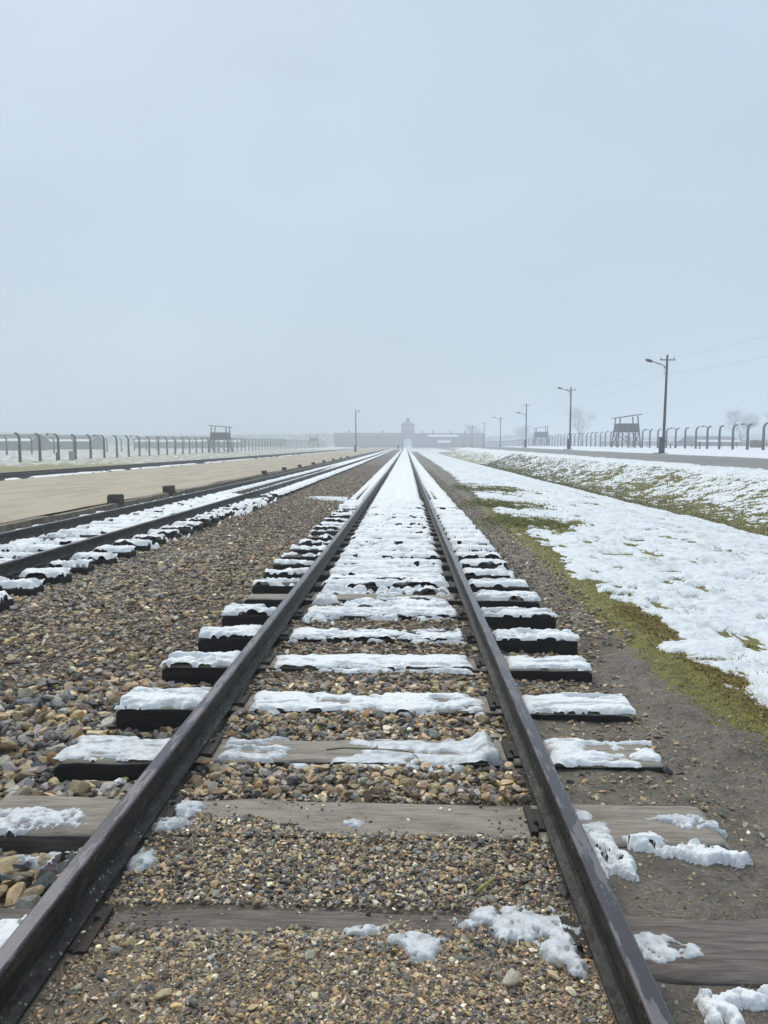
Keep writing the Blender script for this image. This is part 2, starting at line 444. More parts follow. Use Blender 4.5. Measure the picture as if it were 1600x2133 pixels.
# kerb of the platform: rough stones end to end
mb = MB(); y = -4.; rk = random.Random(3)
while y < 330:
    L = rk.uniform(1.8, 3.6)
    zc = float(prof(y + L / 2)) + .035
    mb.box((-6.5 + rk.uniform(-.02, .02), y + L / 2, zc + rk.uniform(-.012, .012)), (.2 + rk.uniform(-.02, .03), L - .004, .30), Matrix.Rotation(rk.uniform(-.012, .012), 3, 'Z'), .9)
    y += L
tag(mb.build('kerb', M['kerb']), kind='structure')

# ------------------------------------------------------------------ rails
def rail_profile():
    half = [(.044, 0), (.044, .008), (.018, .022), (.011, .036), (.011, .09), (.017, .1), (.0235, .107), (.025, .136), (.0235, .1425), (.019, .1455)]
    return [(a, b) for a, b in half] + [(-a, b) for a, b in half[::-1]]
def make_rail(xc, y0, y1, label, wob=0.):
    pr = np.array(rail_profile()); n = len(pr)
    yy = np.array([y0] + [v for v in geo(2, y1, 1.03) if v > y0] )
    z0 = prof(yy) + TOP + .014
    dx = (fbm(yy * .12, yy * 0 + xc, 55, 2) - .5) * .03 * sst(6, 12, yy)
    V = np.zeros((len(yy), n, 3)); V[:, :, 0] = xc + pr[None, :, 0] + dx[:, None]; V[:, :, 1] = yy[:, None]; V[:, :, 2] = z0[:, None] + pr[None, :, 1]
    i = np.arange(len(yy) * n).reshape(len(yy), n); j = np.roll(i, -1, 1)
    F = np.stack([i[:-1], j[:-1], j[1:], i[1:]], -1)
    mi = np.zeros((len(yy) - 1, n), int); mi[:, [7, 8, 9, 10, 11]] = 1
    o = mesh_np('rail', V.reshape(-1, 3), F.reshape(-1, 4)[:, ::-1], None, smooth=False, mats=[M['side'], M['head']], midx=mi.ravel())
    return tag(o, label, 'rail', 'steel rails')
make_rail(XL, -1.5, 400, 'worn dark rail on the left of the central track, leading straight to the gate')
make_rail(XR, -1.5, 400, 'worn dark rail on the right of the central track, beside the muddy path')
make_rail(T2R, 0, 400, 'dark rail of the second track, on the side towards the brown ballast')
make_rail(T2L, 0, 400, 'dark rail running close along the kerb of the sandy platform')
make_rail(T3R, 8, 400, 'thin dark rail along the far edge of the sandy platform')
make_rail(T3L, 8, 400, 'outermost dark rail beyond the sandy platform, next to the snowy grass')

# ------------------------------------------------------------------ sleepers
def sleeper_mesh(name, L, W, H, seed, wear):
    """a worn timber: rounded top edges, uneven surface, slots 0 top / 1 sides"""
    nx = 90
    prf = [(-.5, -H), (-.5, -.028), (-.485, -.012), (-.45, -.003), (-.3, 0), (-.15, 0), (0, 0), (.15, 0), (.3, 0), (.45, -.003), (.485, -.012), (.5, -.028), (.5, -H)]
    m = len(prf)
    u = np.linspace(-.5, .5, nx); V = np.zeros((nx, m, 3))
    for k, (py, pz) in enumerate(prf):
        x = u * L
        V[:, k, 0] = x; V[:, k, 1] = py * W; V[:, k, 2] = pz
        if k not in (0, m - 1):
            V[:, k, 2] += (fbm(x * 3, x * 0 + py * 9, seed, 4) - .5) * wear * (1.8 if abs(py) > .4 else .8)
            V[:, k, 1] += (fbm(x * 4, x * 0 + py * 5, seed + 9, 4) - .5) * wear * 1.6 * (1 if abs(py) > .4 else 0)
    endw = np.minimum((.5 - np.abs(u)) * L / .03, 1); endw = np.sqrt(np.clip(endw, 0, 1))
    V[:, 1:-1, 2] -= (1 - endw)[:, None] * .02
    i = np.arange(nx * m).reshape(nx, m)
    F = np.stack([i[:-1, :-1], i[1:, :-1], i[1:, 1:], i[:-1, 1:]], -1)
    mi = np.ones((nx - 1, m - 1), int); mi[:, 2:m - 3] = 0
    me_f = [list(f) for f in F.reshape(-1, 4)] + [list(i[0]), list(i[-1][::-1])]
    me = bpy.data.meshes.new(name); me.from_pydata(V.reshape(-1, 3).tolist(), [], me_f)
    me.polygons.foreach_set('use_smooth', [True] * (len(me_f) - 2) + [False] * 2)
    me.polygons.foreach_set('material_index', list(mi.ravel()) + [1, 1])
    return me

plate_mb = MB(); plate_mb.box((0, 0, .006), (.17, .15, .012))
plate_mb.box((.085, .01, .006), (.026, .20, .026))
plate0 = plate_mb.build('tie_plate', M['plate']); plate_me = plate0.data
bpy.data.objects.remove(plate0)
bolt_mb = MB(); bolt_mb.tube([(0, 0, 0), (0, 0, .012)], .011, 6); bolt_mb.tube([(0, 0, .012), (0, 0, .018)], .006, 8)
b0 = bolt_mb.build('bolt', M['plate']); bolt_me = b0.data
bpy.data.objects.remove(b0)

near_labels = ['brown grained sleeper half buried in fine gravel, nearest the camera', 'bare grey sleeper with gravel spilled over its front edge, second from the camera',
    'sleeper with half its wood bare of snow and a flower stem on it', 'snow-capped sleeper just beyond the one with the flower stem, fourth from the camera',
    'snow-capped sleeper fifth from the camera, its right end dark and bare', 'snow-capped sleeper sixth from the camera on the central track',
    'snow-capped sleeper seventh from the camera on the central track', 'sleeper with a bare left end, eighth from the camera on the central track']
variants = [sleeper_mesh('sleeper', 2.7, .262, .16, 60 + k, .012) for k in range(4)]
for me in variants:
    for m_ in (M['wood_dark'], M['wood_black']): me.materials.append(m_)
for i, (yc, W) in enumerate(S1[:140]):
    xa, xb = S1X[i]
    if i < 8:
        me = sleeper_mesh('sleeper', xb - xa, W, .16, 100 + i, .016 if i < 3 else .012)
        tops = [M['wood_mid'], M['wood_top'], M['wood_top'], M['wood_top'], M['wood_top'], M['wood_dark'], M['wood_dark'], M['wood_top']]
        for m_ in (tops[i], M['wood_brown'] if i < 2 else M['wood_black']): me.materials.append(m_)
    else: me = variants[i % 4]
    o = link(bpy.data.objects.new('sleeper', me))
    o.location = ((xa + xb) / 2, yc, float(prof(yc)) + TOP); o.rotation_euler = (-.005, 0, random.Random(i).uniform(-.012, .012))
    if i >= 8: o.scale = ((xb - xa) / 2.7, 1, 1)
    tag(o, near_labels[i] if i < 8 else 'dark timber sleeper under snow farther along the central track', 'sleeper', 'sleepers of the central track')
    if i < 8:
        for xr in (XL, XR):
            p_ = link(bpy.data.objects.new('tie_plate', plate_me), o); p_.location = (xr - o.location.x, 0, .0); p_.rotation_euler = (0, 0, 0 if xr == XL else math.pi)
            for s in (-1, 1):
                q_ = link(bpy.data.objects.new('bolt', bolt_me), p_); q_.location = (s * .074, s * .05, .01)
for i, (yc, W) in enumerate(S2[:120]):
    xa, xb = S2X[i]
    o = link(bpy.data.objects.new('sleeper', variants[(i * 3 + 1) % 4]))
    o.location = ((xa + xb) / 2, yc, float(prof(yc)) + TOP); o.scale = ((xb - xa) / 2.7, 1, 1); o.rotation_euler = (0, 0, random.Random(i + 500).uniform(-.012, .012))
    tag(o, 'black timber sleeper of the second track, beside the sandy platform', 'sleeper', 'sleepers of the second track')
mb = MB()
for (yc, W), (xa, xb) in list(zip(S1, S1X))[140:] + list(zip(S2, S2X))[120:]:
    mb.box(((xa + xb) / 2, yc, float(prof(yc)) + TOP - .08), (xb - xa, W, .16))
y = 25.
while y < 200:
    mb.box(((T3R + T3L) / 2, y, float(prof(y)) + TOP - .08), (2.6, .26, .16)); y += .67
tag(mb.build('distant_sleepers', M['wood_black']), 'rows of dark sleepers fading into the fog', 'sleepers', kind='stuff')

# ------------------------------------------------------------------ snow as a height field
def on_sleeper(Xg, Yg, SL, SX, grow=0.):
    """index of the sleeper under each point, or -1, and the distance inside its edge"""
    ys_ = np.array([s[0] for s in SL]); ws = np.array([s[1] for s in SL])
    k = np.clip(np.searchsorted((ys_[1:] + ys_[:-1]) / 2, Yg), 0, len(ys_) - 1)
    xa = np.array([s[0] for s in SX])[k]; xb = np.array([s[1] for s in SX])[k]
    d = np.minimum(np.minimum(Xg - xa, xb - Xg), ws[k] / 2 - np.abs(Yg - ys_[k])) + grow
    return np.where(d > 0, k, -1), d

def lump(Xg, Yg, s):
    return (fbm(Xg * 11, Yg * 13, s, 4, .6) - .5) * 1.0 + (fbm(Xg * 45, Yg * 45, s + 3, 2) - .5) * .3

def snow_field(name, x0, x1, yrows, dx, SL, SX, rails, cov_s, cov_g, T, seed, parent=None, mat=None, sheet=False):
    """snow lying on the sleepers and, by coverage cov_g(x,y), on the ballast between them"""
    xx = np.arange(x0, x1 + dx / 2, dx); yy = np.array(yrows)
    A, B = np.meshgrid(xx, yy)
    k, d = on_sleeper(A, B, SL, SX, .012)
    if sheet: k = k * 0; d = d * 0 + .3; d = np.minimum(d, np.minimum(A - np.median([q[0] for q in SX]), np.median([q[1] for q in SX]) - A))
    on = k >= 0
    big = fbm(A * 2.2, B * 5, seed, 4); sml = fbm(A * 9, B * 14, seed + 5, 4)
    edge = d / .045 + (fbm(A * 7, B * 10, seed + 8, 4, .6) - .5) * 3.2 + (fbm(A * 2.2, B * 3, seed + 9, 2) - .5) * 1.6 - .1
    if sheet: sml = fbm(A * 4, B * 6 * np.minimum(1, 20 / B), seed + 5, 3); big = fbm(A * 1.6, B * 4.5 * np.minimum(1, 20 / B), seed, 4); sml = (sml - .5) * 1.7 + .5; big = (big - .5) * 1.5 + .5 + .05 * np.cos(B * 6.2832 / .672) * sst(45, 30, B)
    ms = np.minimum(edge, (cov_s(A, B) - (big * .6 + sml * .4)) * 9 + .2)
    mg = (cov_g(A, B) - (fbm(A * 1.7, B * 2.4, seed + 11, 4) * .5 + sml * .5)) * 7
    hole = fbm(A * 4.5, B * 20, seed + 41, 4, .6)
    if not sheet: ms = np.minimum(ms, (.635 - hole) * 12)
    rd = np.full(A.shape, 9.)
    for xr, inner in rails:
        rd = np.minimum(rd, np.where((A - xr) * inner > 0, np.abs(A - xr) - .125, np.abs(A - xr) - .095))
    rd = rd / .05 + (fbm(A * 8, B * 8, seed + 21, 3) - .5) * 1.4
    m = np.minimum(np.where(on, ms, mg), rd)
    t = T(A, B) * np.sqrt(np.clip(m, 0, 1)) * (1 + lump(A, B, seed + 31) * .9) 
    t = np.where(on, t, np.minimum(t * np.interp(B, [5, 7, 8], [1., 1.6, 2.7]), np.maximum(prof(B) + TOP + .016 + .03 * (big - .5) - ground_z(A, B), .02)))
    gz = ground_z(A, B) + .012
    if sheet: t = t - .012 * np.cos(B * 6.2832 / .672) * sst(60, 30, B) * (m > .6)
    base = np.where(on, np.maximum(prof(B) + TOP, gz - .012), gz)
    Z = np.where(m > 0, base + t, base - .006)
    F = grid_faces(*A.shape)
    onf = on.ravel()[F]; mf = (m.ravel() > 0)[F]
    keep = mf.any(1) & (onf.all(1) | (~onf).all(1)) | mf.all(1) & (B.ravel()[F].min(1) > 8.2)
    V = np.stack([A, B, Z], -1).reshape(-1, 3)
    if not keep.any(): return None
    V, F, _ = compact(V, F[keep])
    return mesh_np(name, V, F, mat or M['snow'], parent)

rails1 = [(XL, 1), (XR, -1)]; rails2 = [(T2L, 1), (T2R, -1)]
ords = ['first', 'second', 'third', 'fourth', 'fifth', 'sixth', 'seventh', 'eighth']
sect = [('outside the left rail', -1.62, XL - .05), ('between the rails', XL + .05, XR - .05), ('outside the right rail', XR + .05, 1.25)]
covs = {2: (.55, .40, .55), 3: (.74, .66, .68), 4: (.86, .63, .60), 5: (.8, .60, .66), 6: (.86, .64, .60), 7: (.24, .54, .58)}
Ts = {2: (.009, .014, .018), 3: (.032, .020, .022), 4: (.036, .022, .024), 5: (.04, .024, .03), 6: (.044, .028, .032), 7: (.03, .028, .042)}
for i in range(2, 8):
    yc, W = S1[i]
    for j, (wh, xa, xb) in enumerate(sect):
        cov = covs[i][j]; T0 = Ts[i][j]
        if i == 2 and j == 1:
            cs = lambda a, b: np.interp(a, [-.86, -.66, -.58, -.45, -.2, .05, .12, .5], [.9, .85, .5, .25, .45, .5, .62, .85])
            Tf = lambda a, b: np.interp(a, [-.9, -.6, -.4, .1, .3, .36, .5], [.02, .016, .010, .010, .016, .05, .06])
        else:
            cs = lambda a, b, c=cov: c + 0 * a
            Tf = lambda a, b, t_=T0: t_ * (.75 + .5 * fbm(a * 3, b * 3, 77, 2))
        cg = (lambda a, b, yc=yc, W=W, xl=S1X[i][0], xr_=S1X[i][1], j=j, i=i: (.22 if j == 1 else .1) + (.42 if j == 1 and i < 7 else .26) * sst(.1, -.03, yc - b - W / 2) * (b < yc) - (0.2 if yc < 3.6 and j != 1 else 0.) - 1. * (a < xl + .05) - 1. * (a > xr_ - .05))
        o = snow_field('snow_patch', xa, xb, np.arange(yc - W / 2 - .1, yc + W / 2 + .05, .007), .007, S1, S1X, rails1, cs, cg, Tf, 200 + i * 7 + j, mat=M['ice'] if i == 2 and j < 2 else None)
        if o: tag(o, 'lumpy white snow on the %s sleeper from the camera, %s' % (ords[i], wh), 'snow patch', 'snow patches on the near sleepers')

# isolated icy patches near the camera (x, y, rx, ry) blobs
def ice_patch(label, blobs, T, seed, mat='ice'):
    x0 = min(b[0] - b[2] for b in blobs) - .05; x1 = max(b[0] + b[2] for b in blobs) + .05
    y0 = min(b[1] - b[3] for b in blobs) - .05; y1 = max(b[1] + b[3] for b in blobs) + .05
    A, B = np.meshgrid(np.arange(x0, x1, .005), np.arange(y0, y1, .005))
    m = np.full(A.shape, -9.)
    for bx, by, rx, ry in blobs: m = np.maximum(m, 1 - np.sqrt(((A - bx) / rx) ** 2 + ((B - by) / ry) ** 2))
    m = m * 2.0 + (fbm(A * 13, B * 15, seed, 6, .68) - .5) * 3.4 - .15
    hole = fbm(A * 30, B * 30, seed + 4, 4, .6)
    m = np.minimum(m, (.68 - hole) * 6)
    k, d = on_sleeper(A, B, S1, S1X, .0)
    gz = ground_z(A, B)
    base = np.maximum(np.where(k >= 0, prof(B) + TOP - .004, -9), gz + .008)
    t = T * np.clip(m * 1.4, 0, 1) ** .65 * (.7 + .7 * fbm(A * 22, B * 22, seed + 9, 4, .6))
    Z = np.where(m > 0, base + t, base - .012)
    F = grid_faces(*A.shape); zf = Z.ravel()[F]; keep = (m.ravel() > 0)[F].any(1) & (zf.max(1) - zf.min(1) < .035)
    V, F, _ = compact(np.stack([A, B, Z], -1).reshape(-1, 3), F[keep])
    return tag(mesh_np('ice_patch', V, F, M[mat]), label, 'ice patch', 'icy snow patches near the camera')
ice_patch('grey icy patch inside the right rail, over the end of the nearest sleeper', [(.27, 2.11, .12, .055), (.36, 2.07, .11, .1), (.43, 1.98, .06, .12)], .016, 300)
ice_patch('small icy lump on the bare grey sleeper beside the left rail', [(-.83, 2.74, .075, .09), (-.85, 2.62, .075, .06)], .022, 301)
ice_patch('broad icy sheet on the left end of the bare grey sleeper', [(-1.5, 2.65, .2, .085), (-1.3, 2.68, .17, .09)], .014, 302)
ice_patch('pair of snow lumps on the stones in front of the left sleeper end', [(-1.36, 2.46, .08, .05), (-1.18, 2.49, .13, .055)], .03, 303)
ice_patch('thin icy triangle on the bare grey sleeper touching the right rail', [(.66, 2.75, .05, .08), (.69, 2.66, .07, .06)], .012, 304)
ice_patch('icy cap on the right end of the bare grey sleeper', [(1.0, 2.72, .11, .05), (1.05, 2.69, .1, .04)], .016, 305)
ice_patch('ragged white snow ribbon on mud in front of the right sleeper end', [(.68, 2.5, .06, .15), (.72, 2.42, .05, .09), (.83, 2.56, .1, .045), (1.0, 2.52, .14, .045), (1.1, 2.5, .07, .04)], .026, 306, 'snow')
ice_patch('icy wedge on the brown grained sleeper touching the right rail', [(.67, 1.99, .08, .06), (.73, 1.99, .06, .04)], .012, 307)
ice_patch('crumbling snow on mud at the bottom right corner', [(.76, 1.76, .05, .09), (.83, 1.81, .08, .03), (.93, 1.82, .06, .03)], .022, 308, 'snow')
ice_patch('tiny icy smear on the buried sleeper near its middle', [(-.1, 2.03, .05, .022)], .010, 309)
ice_patch('lacy melting ice on gravel right of the track middle', [(.02, 1.99, .075, .035), (.05, 1.95, .05, .05)], .010, 330)
ice_patch('small clear ice flake on the middle of the bare grey sleeper', [(-.19, 2.655, .045, .03)], .009, 311)
ice_patch('single palm-sized ice piece on gravel inside the left rail', [(-.875, 2.39, .05, .06)], .012, 312)
ice_patch('snow wedge outside the left rail at the left picture edge', [(-1.13, 2.0, .1, .1)], .02, 313, 'snow')
ice_patch('low snow smear on brown ballast left of the central track, farther back', [(-2.1, 22.3, .55, .7), (-1.75, 21.8, .4, .5), (-2.5, 22.6, .35, .3)], .03, 315, 'snow')
ice_patch('two small snow lumps below the third sleeper, left of the left rail', [(-1.21, 3.13, .035, .03), (-1.16, 3.14, .025, .025)], .03, 314, 'snow')

# snow along the rest of the central track and the second track (continuous, past counting)
def yrows(a, b, k):
    o = [a]
    while o[-1] < b: o.append(o[-1] + max(.012, k * o[-1] ** 2))
    return np.array(o)
def cs1(a, b): return .62 + .14 * sst(10, 25, b) - .12 * (a < XL) * sst(30, 12, b) + .12 * (a > XR)
def cg1(a, b):
    c = np.interp(b, [5, 6.5, 8, 10, 14, 20, 30, 50], [.22, .43, .525, .555, .60, .66, .78, .88])
    c = c + np.where(a > XR, np.interp(b, [6, 9, 13, 30], [-.2, -.02, .14, .16]), 0) - np.where(a < XL, np.interp(b, [6, 14, 30, 60], [.34, .2, .16, .08]), 0)
    side = np.where(a > 1.18, sst(1.32, 1.2, a), 1) * np.where(a < -1.45, sst(-1.6, -1.48, a), 1)
    return c * side - .4 * (1 - side)
def T1(a, b): return np.interp(b, [6, 9, 20, 60], [.045, .042, .045, .05]) + 0 * a
mA = snow_field('snow', -1.62, 1.36, yrows(7.25, 17, .00028), .02, S1, S1X, rails1, cs1, cg1, T1, 400)
tag(mA, 'white melting snow along the sleepers of the central track', 'snow', kind='stuff')
mB_ = snow_field('snow', -1.62, 1.36, yrows(17, 330, .0003), .03, S1, S1X, rails1, lambda a, b: np.interp(b, [17, 22, 30, 42, 60], [.53, .55, .59, .68, .88]) - .07 * (a < XL) + .10 * (a > XR), lambda a, b: cg1(a, b) + .05, T1, 401, sheet=True)
tag(mB_, 'far white snow filling the central track towards the gate', 'snow', kind='stuff')
mC = snow_field('snow', -1.0, .6, yrows(5.9, 7.25, .00028), .012, S1, S1X, rails1, lambda a, b: -1 + 0 * a, cg1, T1, 402)
if mC: tag(mC, 'thin snow on the stones between the near sleepers', 'snow', kind='stuff')
def cs2(a, b): return .72 + .04 * sst(10, 25, b) + 0 * a - .5 * (np.abs(b - 11.2) < .3) * (a < T2R)
def cg2(a, b): return np.interp(b, [6, 8, 10, 12, 20, 35, 50], [.15, .36, .50, .58, .66, .7, .8]) + np.where(a > T2R, -.22, 0.) + np.where(a < T2L, -.3, 0.)
mD = snow_field('snow', -6.4, -3.5, yrows(3.6, 22, .00028), .022, S2, S2X, rails2, cs2, cg2, lambda a, b: .06 + 0 * a, 403)
tag(mD, 'white snow caps on the black sleepers of the second track', 'snow', kind='stuff')
mE = snow_field('snow', -6.4, -3.5, yrows(22, 300, .0003), .04, S2, S2X, rails2, lambda a, b: np.interp(b, [22, 30, 45, 70], [.56, .62, .72, .85]) - .4 * (a < T2L), cg2, lambda a, b: .05 + 0 * a, 404, sheet=True)
tag(mE, 'distant snow between the rails of the second track', 'snow', kind='stuff')

# snow edge beyond the platform, along the third track
A, B = np.meshgrid(np.arange(-17.65, -16.9, .05), np.array(geo(24, 320, 1.008)))
m = (.2 - np.abs(A + 17.28)) / .12 + (fbm(A * 1.5, B * .9, 61, 4) - .55) * 8
Zs = prof(B) + .03 + .05 * np.clip(m, 0, 1) ** .5 - .02 * (m <= 0)
F = grid_faces(*A.shape); V, F, _ = compact(np.stack([A, B, Zs], -1).reshape(-1, 3), F[(m.ravel() > 0)[F].any(1)])
tag(mesh_np('snow', V, F, M['snow']), 'broken line of snow along the far platform edge', 'snow', kind='stuff')

# ------------------------------------------------------------------ the snow field on the right and the bank
def fy():
    o = [1.6]
    while o[-1] < 200: o.append(o[-1] + max(.018, .0042 * o[-1]))
    return np.array(o)
A, B = np.meshgrid(np.concatenate([np.arange(1.4, 4, .025), np.arange(4, 13.9, .05)]), fy())
e = fbm(A * 1.5, B * 1.5, 21, 4) - .5
f1 = fbm(A * 3.2, B * 2.2, 71, 5, .6); f2 = fbm(A * .7, B * .35, 73, 4)
xe = 1.97 + e * .55 + np.interp(B, [8, 12, 16, 26, 40, 80], [0, .05, .12, .2, .5, .7]) + (fbm(A * 7, B * 5, 90, 4, .6) - .5) * .5
medge = (A - xe) / .2
mf = (.635 - f1 * .8 - .2 * fbm(A * 14, B * 9, 78, 3)) * 9                                        # small gaps where blades poke through
bays = np.exp(-((B - 14.8) / 1.4) ** 2 - ((A - 2.4) / 1.0) ** 2) + np.exp(-((B - 19.5) / 1.6) ** 2 - ((A - 2.5) / 1.1) ** 2) + .8 * np.exp(-((B - 27) / 2.5) ** 2 - ((A - 3.0) / 1.2) ** 2)
mf = mf - bays * 2.2 * (f1 * .6 + fbm(A * 6, B * 4, 74, 3) * .9) * 1.6
far_thin = sst(18, 45, B) * 1.1 * fbm(A * .9, B * .3, 75, 3) * sst(6, 3, A)
mf = mf - far_thin
dl = fbm(A * .5, B * .25, 76, 3)
ditch = np.exp(-((A - 8.0 - (dl - .5) * .7) / .42) ** 2)
mf = mf - ditch * 4.5
bank = sst(8.2, 8.8, A) * sst(12.9, 11.6, A)
u_ = A * .8 + B * .55; v_ = -A * .55 + B * .8
fb = fbm(u_ * 7.5, v_ * 3.6, 81, 4, .6) * .72 + fbm(A * 1.1, B * .7, 83, 3) * .28
lowb = np.interp(A, [8.2, 9.4, 11, 12.6], [.37, .455, .53, .70])
mb_ = (lowb - fb) * 11
m = np.where(A > 8.3, np.minimum(mf * (1 - bank) + mb_ * bank, 4), mf)
m = np.minimum(m, np.minimum(medge, (13.55 + e - A) / .1))
h = .028 * np.sqrt(np.clip(m, 0, 1)) + (fbm(A * 1.8, B * 3.4, 85, 5, .6) - .5) * .12 * np.clip(m, 0, 1) + .01 * np.clip(m - 1, 0, 1)
h = h + (fbm(A * 5, B * 11, 87, 3) - .5) * .05 * np.clip(m, 0, 1)
Zs = ground_z(A, B) + np.where(m > 0, np.maximum(h, .004), -.02)
F = grid_faces(*A.shape); V, F, _ = compact(np.stack([A, B, Zs], -1).reshape(-1, 3), F[(m.ravel() > 0)[F].any(1)])
tag(mesh_np('snow_cover', V, F, M['thin_snow']), 'wide sheet of thawing snow over the grass field and the bank', 'snow', kind='stuff')

# grass: moss edge, tufts in the snow, blades in the gaps of the bank
def blades(P, H, W, tint, seed, ln=1.):
    r = np.random.default_rng(seed); n = len(P)
    a = r.uniform(0, 2 * math.pi, n); lean = r.uniform(.4, 2.2, n) * H * ln; b = r.uniform(0, 2 * math.pi, n)
    w = np.stack([np.cos(a), np.sin(a), 0 * a], -1) * (W / 2)[:, None]
    l = np.stack([np.cos(b), np.sin(b), 0 * b], -1) * lean[:, None]; up = np.array([0, 0, 1.])
    V = np.stack([P - w, P + w, P + l * .35 + up * (H * .6)[:, None] + w * .7, P + l * .35 + up * (H * .6)[:, None] - w * .7, P + l + up * (H * .85)[:, None]], 1)
    base = np.arange(n)[:, None] * 5
    T = np.concatenate([base + [0, 1, 2], base + [0, 2, 3], base + [3, 2, 4]], 0)
    C = np.repeat(np.concatenate([tint, np.ones((n, 1))], 1), 5, 0)
    return V.reshape(-1, 3), T, C
r = np.random.default_rng(99)
pts = []; hs = []; ts = []
def addb(x, y, h, green):
    x = np.asarray(x); n = len(x)
    z = ground_z(x, y); pts.append(np.stack([x, y, z], -1)); hs.append(np.full(n, h) * r.uniform(.5, 1.4, n))
    base = np.array([.17, .19, .035]) * green + np.array([.32, .23, .07]) * (1 - green)
    ts.append(base[None] * r.uniform(.55, 1.35, (n, 1)) * (1 + r.uniform(-.15, .15, (n, 3))))
n = 5200; yy = 1.5 + r.uniform(0, 1, n) * 5; xx = .68 + r.uniform(0, 1, n) * 1.25
pts_straw = np.stack([xx, yy, ground_z(xx, yy) + .003], -1)
n = 15000
yy = 3.2 + (r.uniform(0, 1, n) ** 1.8) * 26; xx = 1.93 + r.normal(0, .16, n) + np.interp(yy, [3, 5, 8, 20], [.02, -.05, 0, .25])
addb(xx, yy, .010, .55)
n = 9000; yy = 3.3 + r.uniform(0, 1, n) * 3.5; xx = 1.98 + r.normal(0, .07, n); addb(xx, yy, .016, .12)
for (bx, by, rx, ry, n) in [(2.4, 14.8, .9, 1.2, 4000), (2.5, 19.5, 1., 1.5, 4000), (3., 27, 1.2, 2.4, 4000)]:
    addb(bx + r.normal(0, rx * .5, n), by + r.normal(0, ry * .5, n), .05, .8)
for k in range(160):
    ty = 4.5 + r.uniform() ** 1.5 * 26; tx = 2.15 + r.uniform() ** .8 * min(5.5, .25 * ty + 1.2); n = int(3 + 50 * r.uniform() ** 3)
    addb(tx + r.normal(0, .05 + .03 * r.uniform(), n), ty + r.normal(0, .035, n), r.uniform(.018, .04), r.uniform(.6, 1))
for k in range(230):
    ty = 3.8 + r.uniform() ** 1.3 * 12; tx = 2.1 + r.uniform() ** .9 * min(4.8, .3 * ty + .6); n = int(4 + 14 * r.uniform() ** 2)
    addb(tx + r.normal(0, .03, n), ty + r.normal(0, .025, n), r.uniform(.035, .06), r.uniform(.5, .9))
for (tx, ty, n, h) in [(2.35, 5.0, 60, .035), (2.14, 5.05, 30, .03), (2.06, 7.4, 90, .03), (2.25, 7.9, 40, .03), (2.85, 7.5, 60, .03), (2.05, 6.4, 50, .03), (4.1, 11.2, 80, .045)]:
    addb(tx + r.normal(0, .06, n), ty + r.normal(0, .045, n), h, .85)
n = 46000; yy = 9 + r.uniform(0, 1, n) ** 1.6 * 75; xx = 7.6 + r.uniform(0, 1, n) ** 1.2 * 4.2; addb(xx, yy, .05, .62); ts[-1] *= .62
P = np.concatenate(pts); H = np.concatenate(hs); TT = np.concatenate(ts)
Vs, Ts_, Cs = blades(pts_straw, np.full(len(pts_straw), .006) * r.uniform(.4, 1.6, len(pts_straw)), .004 + 0 * pts_straw[:, 1], np.array([.22, .18, .12])[None] * r.uniform(.25, 1.5, (len(pts_straw), 1)), 8, 4.5)
tag(mesh_np('straw', Vs, Ts_, M['grass'], smooth=False, attrs={'tint': Cs}), 'trodden bits of straw on the muddy path', 'straw', kind='stuff')
V, T_, C = blades(P, H, .004 + .0009 * P[:, 1] * .8, TT, 4)
tag(mesh_np('grass', V, T_, M['grass'], smooth=False, attrs={'tint': C}), 'short green and straw grass poking through the snow', 'grass', kind='stuff')

# ------------------------------------------------------------------ stones
def proto_stones(K, seed, sub, ang=False):
    import bmesh
    bm = bmesh.new()
    if sub == 0: bmesh.ops.create_icosphere(bm, subdivisions=1, radius=1)
    else: bmesh.ops.create_icosphere(bm, subdivisions=sub, radius=1)
    v0 = np.array([v.co[:] for v in bm.verts]); f0 = np.array([[v.index for v in f.verts] for f in bm.faces]); bm.free()
    r = np.random.default_rng(seed); out = []
    for _ in range(K):
        v = v0.copy()
        for _ in range(9 if ang else 12):
            n = r.normal(size=3); n /= np.linalg.norm(n); d = r.uniform(.34, .72) if ang else r.uniform(.5, .85)
            v -= np.maximum(v @ n - d, 0)[:, None] * n[None] * (1. if ang else .9)
        v *= np.array([1, r.uniform(.55, 1.), r.uniform(.3, .62) if ang else r.uniform(.4, .75)])[None]
        v /= np.abs(v[:, 0]).max()
        out.append(v)
    return np.array(out), f0
PAL = np.array([(.33, .25, .15), (.21, .155, .095), (.15, .11, .075), (.17, .165, .155), (.055, .058, .062), (.33, .22, .11), (.52, .46, .36), (.11, .085, .08), (.22, .20, .17), (.09, .088, .085)])
